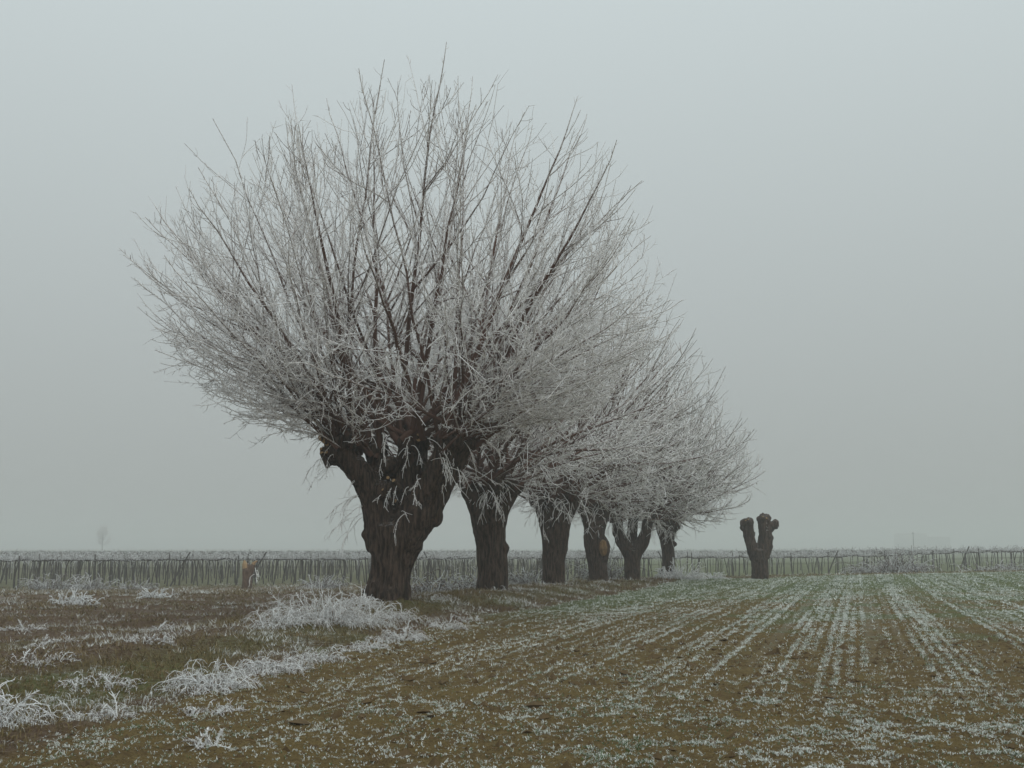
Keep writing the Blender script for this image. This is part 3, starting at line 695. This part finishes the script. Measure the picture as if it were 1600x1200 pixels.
# the rows behind, too many and too faint to tell apart
b1 = Bag(); b2 = Bag()
k = 3
while k < 70:
    y_mid = 80 + 2.8 * k; half = y_mid * .5 + 8
    st = 1.05 if k < 14 else 1.6 if k < 30 else 2.4
    xs = np.arange(max(-half - 5, -140), min(half + 10, 150), st); n = len(xs); xs = xs + rng.normal(size=n) * .1
    ys = vine_front(np.clip(xs, -60, 60)) + 2.8 * k; zs = ground_z(xs, ys); P = np.stack([xs, ys, zs], 1)
    tq = (xs < 10) | (rng.random(n) < .2)
    if k < 19: b1.tube(grow(P[tq] - (0, 0, .1), np.stack([rng.normal(size=n) * .05, np.zeros(n), np.ones(n)], 1)[tq], np.full(tq.sum(), WIRE + .1), 3, wob=.05), .042, .034, 4 if k < 10 else 3, a=.15)
    top = P + (0, 0, WIRE)
    c = np.stack([top - (st * .55, st * .2, 0), top + rng.normal(size=(n, 3)) * .03, top + (st * .55, st * .2, 0)], 1); b1.tube(c, .035, .035, 4 if k < 10 else 3, a=.3)
    q = 8 if k < 8 else 5 if k < 20 else 3; m = n * q
    i = rng.integers(0, n, m); p = top[i] + np.stack([rng.uniform(-.5, .5, m) * st, rng.normal(size=m) * .2, rng.normal(size=m) * .05], 1)
    d = np.stack([rng.normal(size=m) * .7, rng.normal(size=m) * .7, np.abs(rng.normal(size=m)) * .8 + .1], 1)
    b2.tube(grow(p, d, rng.uniform(.25, .75, m), 2, up=-.5, wob=.2), .014 + .00030 * 2.8 * k, .012 + .00025 * 2.8 * k, 3, a=rng.uniform(.35, 1.05, m))
    k += 1 if k < 22 else 2 if k < 40 else 3
fv = empty('distant_vines', (0, 110, -1.0), 'rows of frosted vines receding into the fog behind the third row', 'vines'); fv['kind'] = 'stuff'
for nm, bb, mt in (('vine_trunks', b1, M_VINE), ('vine_canes', b2, M_CANE)):
    o = link(nm, bb.mesh(nm), mt, fv); o.matrix_parent_inverse = fv.matrix_world.inverted(); o.location = (0, -110, 1.0); o.matrix_parent_inverse.identity(); o['kind'] = 'stuff'

# ------------------------------------------------------------------ crop: winter wheat seedlings along the drilled rows
def blades(P, H, W, n_blade, spread, frost, seg2=True):
    """tufts of bent blades at P; H height, W width per tuft"""
    n = len(P) * n_blade; i = np.repeat(np.arange(len(P)), n_blade)
    a = rng.uniform(0, 2 * pi, n); lean = rng.uniform(.15, 1., n) * spread
    h = H[i] * rng.uniform(.55, 1.15, n); w = W[i] * rng.uniform(.7, 1.2, n)
    d = np.stack([np.cos(a), np.sin(a), np.zeros(n)], 1); s = np.stack([-np.sin(a), np.cos(a), np.zeros(n)], 1)
    yaw = rng.normal(size=n) * .7; s = s * np.cos(yaw)[:, None] + d * np.sin(yaw)[:, None]
    base = P[i] + d * (h * .12)[:, None] + s * (rng.normal(size=n) * H[i] * .25)[:, None]
    mid = base + d * (h * lean * .35)[:, None] + np.array([0, 0, 1.]) * (h * .72)[:, None]
    bend = rng.uniform(-.25, .45, n)
    tip = mid + d * (h * (.35 + lean * .5))[:, None] + np.array([0, 0, 1.]) * (h * bend)[:, None]
    hw = (w / 2)[:, None]
    if seg2:
        V = np.stack([base - s * hw * .7, base + s * hw * .7, mid + s * hw, mid - s * hw, tip], 1)
        k = np.arange(n)[:, None] * 5
        return V.reshape(-1, 3), k + np.array([[0, 1, 2, 3]]), k + np.array([[3, 2, 4]]), np.repeat(np.clip(frost[i] + rng.normal(size=n) * .18, -.2, 1.2), 5) + np.tile([-.35, -.35, .05, .05, .2], n)
    V = np.stack([base - s * hw, base + s * hw, tip], 1); k = np.arange(n)[:, None] * 3
    return V.reshape(-1, 3), None, k + np.array([[0, 1, 2]]), np.repeat(np.clip(frost[i] + rng.normal(size=n) * .18, -.2, 1.2), 3) + np.tile([-.2, -.2, .2], n)
def on_ground(x, y): return np.stack([x, y, surface_z(x, y) - .006], 1)
def sample(y0, y1, dens, pad=2.0):
    """random spots in the wedge of ground before the camera between two depths"""
    n = int(dens * (y1 * y1 - y0 * y0) * .5 * 1.02)
    y = np.sqrt(rng.uniform(y0 * y0, y1 * y1, n)); x = rng.uniform(-.5, .5, n) * (y + pad) * 1.0
    return x, y
# rows: where each drill line lies and how thick its growth is
ROW_S = [-9.]
while ROW_S[-1] < 14: ROW_S.append(ROW_S[-1] + rng.uniform(.15, .24))
ROW_S = np.array(ROW_S); ROW_W = rng.choice([.12, .3, .55, .85], len(ROW_S), p=[.25, .3, .25, .2])
for s_, w_ in ((-5.5, .7), (-3.95, 1.), (-3.8, .6), (-2.35, .6), (-2.15, .85), (-1.97, 1.), (-1.18, .9), (-1.02, 1.), (-.28, 1.), (-.09, 1.), (.14, .5), (.78, .9), (.98, .8), (1.2, 1.), (1.38, .9), (1.6, .5), (2.45, 1.), (2.65, .9), (3.3, .7), (4.1, .9), (5.2, .8), (6.4, .8)):
    ROW_W[np.argmin(abs(ROW_S - s_))] = w_
for s_ in (-4.8, -3.1, -1.6, .45, 2.05, 3.0, -6.5):
    ROW_W[np.abs(ROW_S - s_) < .22] *= .3
def loose_density(x, y):
    patch = sstep(.40, .66, fbm(x * .55, y * .8, seed=51)); fine = sstep(.42, .72, fbm(x * 3.1, y * 3.1, seed=52))
    near = 1 - sstep(11.5, 18, y + .25 * np.abs(x - 4)); right = sstep(-2, 3.5, x)
    loose = near * (.10 + .9 * patch * fine * (.30 + .85 * right) + .26 * fine * fine)
    far = (1 - near) * (.05 + .14 * patch * fine + .08 * sstep(30, 55, y))
    green = .6 * np.exp(-((field_side(x, y) - .8) / 1.6) ** 2) * sstep(20, 30, y) * fine
    return np.clip(loose + far + green, 0, 1) * in_field(x, y)
bw = Bag()
for y0, y1, dens, nb, H, W, seg in ((5.5, 12, 1900, 4, .020, .0056, True), (12, 18, 800, 4, .026, .0085, False), (18, 28, 330, 3, .034, .014, False), (28, 42, 120, 3, .045, .022, False), (42, 65, 42, 3, .05, .036, False)):
    x, y = sample(y0, y1, dens); keep = rng.random(len(x)) < loose_density(x, y); x, y = x[keep], y[keep]; n = len(x)
    cl = vnoise(x * 1.2, y * 1.2, seed=55)
    fr = np.clip(.30 + .6 * cl + .25 * rng.normal(size=n), 0, 1.1)
    bw.add(*blades(on_ground(x, y), H * rng.uniform(.5, 1.7, n), np.full(n, W), nb, .9, fr, seg))
# the drilled lines themselves
for y0, y1, n, nb, H, W in ((8.5, 14, 22000, 4, .030, .008), (14, 20, 32000, 3, .034, .011), (20, 30, 42000, 3, .040, .015), (30, 44, 30000, 2, .05, .024), (44, 63.5, 26000, 2, .055, .036)):
    y = np.sqrt(rng.uniform(y0 * y0, y1 * y1, n)); j = rng.choice(len(ROW_S), n, p=ROW_W / ROW_W.sum())
    s = ROW_S[j] + rng.normal(size=n) * (.018 + .0006 * y) + .05 * (vnoise(y * .25, y * 0, seed=41) - .5)
    x = (s + y * SA) / CA
    g = (.15 + sstep(.15, .5, vnoise(y * .3, j * 3.7, seed=43)) * sstep(9.0, 15, y + .2 * np.abs(x - 4) + 5 * (vnoise(j * 1.7, j * .3, seed=44) - .5))) * in_field(x, y)
    keep = (rng.random(n) < g) & (np.abs(x) < y * .5 + 1.5); x, y = x[keep], y[keep]; n = len(x)
    fr = np.clip(.48 + .5 * vnoise(x * .8, y * .8, seed=57) + .2 * rng.normal(size=n) - .1 * sstep(30, 50, y), 0, 1.1)
    bw.add(*blades(on_ground(x, y), H * rng.uniform(.6, 1.4, n), np.full(n, W), nb, .9, fr, False))
tag(link('wheat_seedlings', bw.mesh('wheat_seedlings', False), M_WHEAT), 'rimed winter wheat seedlings in rows across the brown field', 'wheat', kind='stuff')

# dead stalks and litter on the soil
x, y = sample(5.5, 18, 42); keep = rng.random(len(x)) < (.3 + .7 * sstep(.4, .7, fbm(x * .8, y * .8, seed=61))); x, y = x[keep], y[keep]; n = len(x)
b = Bag(); a = rng.uniform(0, 6.28, n); P = on_ground(x, y) + np.array([0, 0, .008]); ln = rng.uniform(.03, .12, n)
b.tube(grow(P, np.stack([np.cos(a), np.sin(a), rng.uniform(-.1, .35, n)], 1), ln, 2, up=-.3, wob=.2), .0035, .0025, 3, a=rng.uniform(-.2, .9, n) ** 2)
tag(link('straw_litter', b.mesh('straw_litter'), M_STRAW), 'dead stalks and straw scattered over the brown soil', 'straw', kind='stuff')
# clods
x, y = sample(5.5, 20, 75); keep = rng.random(len(x)) < .25 + .6 * fbm(x * 1.1, y * 1.1, seed=63); x, y = x[keep], y[keep]; keep = in_field(x, y) > .3; x, y = x[keep], y[keep]; n = len(x)
oc = np.array([(1, 0, 0), (-1, 0, 0), (0, 1, 0), (0, -1, 0), (0, 0, 1), (0, 0, -1)], float); ot = np.array([(0, 2, 4), (2, 1, 4), (1, 3, 4), (3, 0, 4), (2, 0, 5), (1, 2, 5), (3, 1, 5), (0, 3, 5)])
sz = rng.gamma(1.6, .011, n) + .005; V = oc[None] * rng.uniform(.6, 1.3, (n, 6, 1)) * sz[:, None, None] * np.array([1.2, 1.2, .75]) + rng.normal(size=(n, 6, 3)) * sz[:, None, None] * .2 + on_ground(x, y)[:, None]
mc, t_, b_ = new_mat('clod_soil'); ge = node(t_, 'ShaderNodeNewGeometry'); t_.links.new(mixc(t_, noise(t_, ge.outputs['Position'], 9., 4.), (.055, .036, .018), (.15, .10, .045)), b_.inputs['Base Color'])
tag(link('soil_clods', mesh_from('soil_clods', V.reshape(-1, 3), None, (np.arange(n)[:, None, None] * 6 + ot[None]).reshape(-1, 3), False), mc), 'small brown clods lying on the field', 'soil', kind='stuff')

# ------------------------------------------------------------------ the margin: short grass, dead and rimed
bg_ = Bag()
for y0, y1, dens, nb, H, W, seg in ((6, 14, 240, 4, .06, .008, True), (14, 24, 150, 4, .075, .012, False), (24, 40, 70, 4, .09, .018, False), (40, 80, 22, 4, .12, .035, False)):
    x, y = sample(y0, y1, dens); fs = field_side(x, y); m = 1 - in_field(x, y)
    strip = np.exp(-((fs + 1.2) / 1.3) ** 2); patch = sstep(.40, .66, fbm(x * .7, y * 1.1, seed=71)); d, e_, s = row_dist(x, y)
    dn = m * (.75 * strip + .65 * patch + .14 + .35 * np.exp(-(d / 1.6) ** 2)) * (y < vine_front(x) + 2) * np.where(x > 9, .6, 1.)
    keep = rng.random(len(x)) < dn; x, y = x[keep], y[keep]; n = len(x)
    fr = np.clip(-.28 + 1.0 * sstep(.42, .7, fbm(x * .9, y * 1.2, seed=73)) + .3 * rng.normal(size=n), -.2, 1.1)
    bg_.add(*blades(on_ground(x, y), H * rng.uniform(.5, 1.6, n), np.full(n, W), nb, 1.0, fr, seg))
tag(link('margin_grass', bg_.mesh('margin_grass', False), M_GRASS), 'short tired grass and rimed weeds on the field margin', 'grass', kind='stuff')

# ------------------------------------------------------------------ frosted weeds, each clump a thing
def weed(name, x, y, label, cat, size=(.5, .4), h=.4, n=60, arch=-2.0, stiff=0, group='rimed weeds along the field edge', mat=None, thick=.0048, frost=(.1, 1.0), rot=0., lean=(0, 0)):
    z = float(surface_z(x, y)); root = empty(name, (x, y, z), label, cat, group, rot)
    n = int(n * (1.7 if y < 30 else 1.)); a = rng.uniform(0, 6.28, n); rr = np.sqrt(rng.random(n)); P = np.stack([rr * np.cos(a) * size[0], rr * np.sin(a) * size[1], np.full(n, -.02)], 1)
    c, s = cos(rot), sin(rot)
    P[:, 2] = surface_z(x + P[:, 0] * c - P[:, 1] * s, y + P[:, 0] * s + P[:, 1] * c) - z - .02
    D = np.stack([np.cos(a) * rr * .8 + rng.normal(size=n) * .35 + lean[0], np.sin(a) * rr * .8 + rng.normal(size=n) * .35 + lean[1], rng.uniform(.6, 1.3, n)], 1)
    L = h * rng.uniform(.6, 1.9, n)
    m = grow(P, D, L, 6, up=arch * .3, up_end=arch * 1.1, wob=.17)
    b = Bag(); f = rng.uniform(*frost, n); b.tube(m, thick * rng.uniform(.7, 1.2, n), thick * .6, 3, a=f)
    # leaves and side stems hanging off the arches
    k = n * 4; i = rng.integers(0, n, k); pp, tt = point_on(m, i, rng.uniform(.25, 1, k)); s_ = grow(pp, splay(tt, np.radians(rng.uniform(25, 80, k))), rng.uniform(.15, .45, k) * h, 2, up=-.9, wob=.2); b.tube(s_, thick * .75, thick * .45, 3, a=rng.uniform(*frost, k))
    tag(link('stems', b.mesh('stems'), mat or M_WEED, root), kind='stuff')
    b = Bag(); k = n * 18; i = rng.integers(0, n, k); pp, tt = point_on(m, i, rng.uniform(.1, 1, k)); V, T = spikes(pp, splay(tt, np.radians(rng.uniform(30, 90, k))), rng.uniform(.02, .06, k) * (1 + .4 * (h > .6)), np.full(k, thick * .75)); b.add(V, None, T, np.repeat(rng.uniform(*frost, k), 4))
    tag(link('rime_needles', b.mesh('rime_needles'), mat or M_WEED, root), kind='stuff')
    for _ in range(stiff):       # dead woody stalks standing up out of the clump
        p = np.array([[rng.normal() * size[0] * .5, rng.normal() * size[1] * .4, -.05]]); m = grow(p, np.array([[rng.normal() * .6, rng.normal() * .4, 1]]), h * rng.uniform(1.1, 1.8, 1), 6, wob=.2)
        b = Bag(); b.tube(m, thick * 1.5, thick * .9, 5, a=.8); k = 5; pp, tt = point_on(m, np.zeros(k, int), rng.uniform(.35, 1, k)); b.tube(grow(pp, splay(tt, np.radians(rng.uniform(25, 60, k))), rng.uniform(.2, .5, k) * h, 4, wob=.15), thick, thick * .7, 4, a=.9)
        k = 90; pp, tt = point_on(m, np.zeros(k, int), rng.uniform(.1, 1, k)); V, T = spikes(pp, splay(tt, np.radians(rng.uniform(30, 90, k))), rng.uniform(.015, .04, k), np.full(k, thick * .8)); b.add(V, None, T, .9)
        link('stalk', b.mesh('stalk'), mat or M_WEED, root)
    return root
weed('weed_clump', -4.62, 10.2, 'big twiggy white weed clump with stiff rimed stalks at the near end of the margin', 'weeds', (.30, .28), .30, 42, -1.2, 9, thick=.0062)
weed('weed_clump', -3.92, 10.75, 'low domed rimed weed tuft beside the twiggy clump', 'weeds', (.26, .2), .19, 55, -2.4, 1)
weed('weed_hedge', -3.42, 12.75, 'widest arching mass of white rimed weeds along the field edge', 'weeds', (.42, .35), .30, 120, -2.4, 3, rot=.9)
weed('weed_hedge', -3.10, 14.4, 'curly rimed weeds continuing the widest mass towards the trees', 'weeds', (.62, .28), .27, 130, -2.4, 0, rot=1.1)
weed('weed_hedge', -2.72, 15.7, 'tapering tail of the curly rimed weeds before the grassy gap', 'weeds', (.45, .22), .22, 80, -2.4, 0, rot=1.1)
weed('weed_strip', -2.28, 17.2, 'thin strip of rimed weeds just beyond the grassy gap', 'weeds', (.5, .2), .19, 70, -2.2, 0, rot=1.1)
weed('weed_strip', -1.86, 18.7, 'upright end of the rimed weed strip on the field edge', 'weeds', (.5, .2), .24, 80, -1.8, 2, rot=1.1)
weed('weed_clump', -1.25, 21.2, 'small rimed weed tuft where the field meets the tree bank', 'weeds', (.3, .2), .24, 40, -2.0, 1)
weed('weed_thicket', -3.95, 18.9, 'thin branching rimed stalk rising from a reddish tangle by the largest tree', 'weeds', (.35, .3), .30, 55, -1.4, 5, group='rimed weeds below the largest tree')
weed('weed_thicket', -3.35, 19.7, 'dense white rimed thicket below the largest tree', 'weeds', (.55, .35), .50, 120, -1.2, 7, group='rimed weeds below the largest tree')
weed('weed_thicket', -2.85, 20.3, 'straggly rimed stems beside the dense thicket under the largest tree', 'weeds', (.45, .3), .40, 70, -1.4, 4, group='rimed weeds below the largest tree')
weed('weed_thicket', -2.3, 21.4, 'low rimed tuft at the foot of the largest tree on its field side', 'weeds', (.4, .3), .26, 60, -1.8, 2, group='rimed weeds below the largest tree')
weed('weed_thicket', -3.05, 23.0, 'rimed grassy tussock against the base of the largest trunk', 'weeds', (.5, .3), .22, 70, -1.8, 2, group='rimed weeds below the largest tree')
weed('fallen_twig', -2.45, 9.15, 'fallen rimed twig lying on the soil at the field corner', 'twig', (.1, .06), .12, 6, -1.0, 2, group=None, thick=.007)
for i, (x, y, s, l) in enumerate(((-2.95, 11.0, .7, 'lone rimed sprig out on the soil beside the widest weeds'), (-4.6, 12.6, 1., 'arching rimed stems over green grass behind the domed tuft'), (-5.9, 14.2, .9, 'pinkish grey dead weed patch behind the twiggy clump'), (-7.2, 17.5, 1., 'rimed low weed patch on the green part of the waste strip'), (-6.4, 20.5, 1., 'rimed weed patch on the brown waste ground'), (-5.2, 16.2, .9, 'rimed weeds on the margin left of the curly mass'), (-9.4, 21.5, 1., 'rimed weed patch at the outer end of the waste strip'), (-.35, 32.6, .9, 'frosty low growth against the foot of the second trunk'), (1.9, 40.8, .9, 'frosty low growth against the foot of the third trunk'), (4.0, 48.8, .9, 'frosty low growth against the foot of the scarred trunk'), (-1.6, 26.5, .8, 'tuft of rimed grass between the two nearest trunks'), (-.9, 23.0, .6, 'two thin rimed stalks standing in the grass by the bank'))):
    weed('weed_patch', x, y, l, 'weeds', (.4 * s, .3 * s), .17 * s, int(42 * s), -2.0, 1, group='scattered rimed weeds on the margin', thick=.0055, frost=(-.05, .9))
# along the vineyard and between the trunks
far_w = [(-27.9, 67.6, 1.1, .9, 90, 'tall arching rimed bramble at the vineyard end by the waste ground', M_BRUSH), (-25.4, 67.4, 1.0, .7, 70, 'second arching rimed bramble before the front vine row', M_BRUSH), (-22.6, 67.5, 1.0, .55, 60, 'low rimed bramble before the front vine row', M_BRUSH),
         (-11.2, 66.5, .8, .7, 110, 'dark round bush with frosted top before the vines left of the largest tree', M_BRUSH), (-3.0, 39.0, .9, .75, 90, 'brush heap with pale bare sticks behind the largest trunk', M_BRUSH), (-1.4, 37.5, .8, .55, 70, 'frosted scrub between the two nearest big trunks', M_BRUSH),
         (.75, 53., .6, .75, 80, 'rusty brown bush behind the second trunk', M_BRUSH), (5.1, 60., .6, 1.3, 90, 'slim frosted shrub between the scarred trunk and the forked one', M_BRUSH), (8.75, 59.0, .8, .7, 120, 'pale frosted bush at the foot of the S-shaped trunk', M_WEED),
         (11.2, 62., .7, .35, 50, 'low frosted tuft between the last crown and the bare pollard', M_WEED), (24.0, 70.5, 2.0, 1.05, 260, 'large frosted bush with reddish base at the far field edge', M_BRUSH), (31.2, 72., 1.8, .55, 120, 'low hazy frosted bush beyond the large one at the field edge', M_BRUSH),
         (-11.6, 36.3, .5, .3, 36, 'white rimed tuft on the dark ridge of waste ground', M_WEED), (-12.4, 31.9, .6, .32, 40, 'rimed sticks lying on the dark ridge of waste ground', M_WEED)]
for x, y, s, h, n, l, mt in far_w:
    weed('frosted_bush', x, y, l, 'bush', (s, s * .6), h, n, -.9, 2, group='frosted bushes beyond the bank', mat=mt, thick=.014 + .0001 * y, frost=(.1, 1.) if mt is M_BRUSH else (.45, 1.))
# leaning stump with a torn pale top
sx_, sy_ = -16.4, 69.0; sg = empty('broken_stump', (sx_, sy_, float(surface_z(sx_, sy_))), 'broken stump with torn orange top standing before the vines', 'stump')
b = Bag(); b.add(*lump_tube([(0, 0, -.3), (0, 0, .4), (-.02, 0, 1.1), (-.12, 0, 1.5)], [.36, .3, .28, .18])); b.add(*lump_tube([(.05, 0, .6), (.22, 0, 1.2), (.38, 0, 1.55)], [.24, .2, .12])); 
link('trunk', fuse(b, .05, .03, seed=23), M_STUMP, sg)
b = Bag(); b.add(*lump_tube([(-.10, -.06, 1.25), (-.16, -.06, 1.5), (-.2, -.05, 1.72)], [.2, .17, .05], 9)); link('torn_wood', b.mesh('torn_wood', False), M_CUT, sg)
b = Bag(); b.add(*lump_tube([(.36, -.03, 1.5), (.46, -.05, 1.62), (.6, -.05, 1.7)], [.12, .08, .03], 8)); link('torn_wood', b.mesh('torn_wood', False), M_CUT, sg)
n = 5; sprouts(sg, np.stack([rng.uniform(.35, .6, n), rng.uniform(-.35, -.2, n), rng.uniform(.5, 1.4, n)], 1), np.stack([rng.normal(size=n) * .5, np.full(n, -.6), rng.uniform(-.2, .6, n)], 1), rng.uniform(.4, .9, n), -1.6, .016)

# ------------------------------------------------------------------ shapes in the fog
def far_tree(x, y, h, label):
    t = empty('distant_tree', (x, y, -1.0), label, 'tree')
    b = Bag(); m = grow(np.array([[0, 0, -.5]]), np.array([[0, 0, 1.]]), np.array([h * .95]), 8, wob=.03); b.tube(m, h * .022, .05, 8); link('trunk', b.mesh('trunk'), M_LIMB, t)
    n = 46; tt_ = rng.uniform(.22, .95, n); p, d = point_on(m, np.zeros(n, int), tt_); s = grow(p, splay(d, np.radians(rng.uniform(30, 70, n))), h * .56 * (1.12 - tt_) * rng.uniform(.7, 1.1, n), 6, up=.3, wob=.1)
    k = 700; i = rng.integers(0, n, k); pp, dd = point_on(s, i, rng.uniform(.2, 1, k)); c = grow(pp, splay(dd, np.radians(rng.uniform(20, 70, k))), rng.uniform(.05, .13, k) * h, 3, wob=.15)
    b = Bag(); b.tube(s, h * .008, .05, 4, a=.2); b.tube(c, .13, .09, 3, a=.5); tag(link('crown', b.mesh('crown'), M_TWIG, t), kind='stuff')
far_tree(-229, 620, 15., 'faint lone bare tree standing in the fog beyond the vineyard')
M_WALL, t_, b_ = new_mat('plaster'); t_.links.new(mixc(t_, noise(t_, objco(t_), .6), (.28, .27, .25), (.36, .35, .32)), b_.inputs['Base Color'])
M_ROOF, t_, b_ = new_mat('roof_tile'); t_.links.new(mixc(t_, noise(t_, objco(t_), 1.5), (.16, .09, .06), (.22, .13, .09)), b_.inputs['Base Color'])
M_GLASS, t_, b_ = new_mat('window_pane'); b_.inputs['Base Color'].default_value = (.03, .035, .04, 1); b_.inputs['Roughness'].default_value = .2
def box(b, x0, x1, y0, y1, z0, z1):
    V = [(x, y, z) for z in (z0, z1) for y in (y0, y1) for x in (x0, x1)]; b.add(V, [(0, 2, 3, 1), (4, 5, 7, 6), (0, 1, 5, 4), (2, 6, 7, 3), (0, 4, 6, 2), (1, 3, 7, 5)])
hx, hy = 470., 1300.
hs = empty('farm_building', (hx, hy, -.9), 'ghostly farm building with taller left block fading into the fog', 'building')
for x0, x1, h in ((-18., 17.0, 17.5), (17.0, 44., 13.5)):
    b = Bag(); box(b, x0, x1, 0, 11 if h > 15 else 10, -.5, h); link('wall', b.mesh('wall', False), M_WALL, hs)
    b = Bag(); e_ = .5; y1 = 11 if h > 15 else 10; V = [(x0 - e_, -e_, h), (x1 + e_, -e_, h), (x1 + e_, y1 + e_, h), (x0 - e_, y1 + e_, h), (x0 - e_, y1 / 2, h + 1.1), (x1 + e_, y1 / 2, h + 1.1)]
    b.add(np.array(V) + (0, 0, .004), [(0, 1, 5, 4), (2, 3, 4, 5), (0, 3, 2, 1)], [(0, 4, 3), (1, 2, 5)]); link('roof', b.mesh('roof', False), M_ROOF, hs)
    for zz in ((1.5, 6., 10.5) if h > 15 else (1.2, 4.6)):
        for xx in np.arange(x0 + 2, x1 - 2, 3.6):
            b = Bag(); box(b, xx, xx + 1.2, -.06, .05, zz, zz + 1.7); w = link('window', b.mesh('window', False), M_ROOF, hs); b = Bag(); box(b, xx + .12, xx + 1.08, -.075, .0, zz + .12, zz + 1.58); link('pane', b.mesh('pane', False), M_GLASS, w)
up_ = empty('utility_pole', (181., 500., -.95), 'thin utility pole standing in the fog before the farm building', 'pole')
b = Bag(); b.tube(np.array([(0, 0, -.5), (0, 0, 3.5), (.03, 0, 9.4)])[None], .2, .14, 8); link('mast', b.mesh('mast'), M_POST, up_); b = Bag(); box(b, -.7, .7, -.06, .06, 8.6, 8.74); link('crossarm', b.mesh('crossarm', False), M_POST, up_)
build_haze()
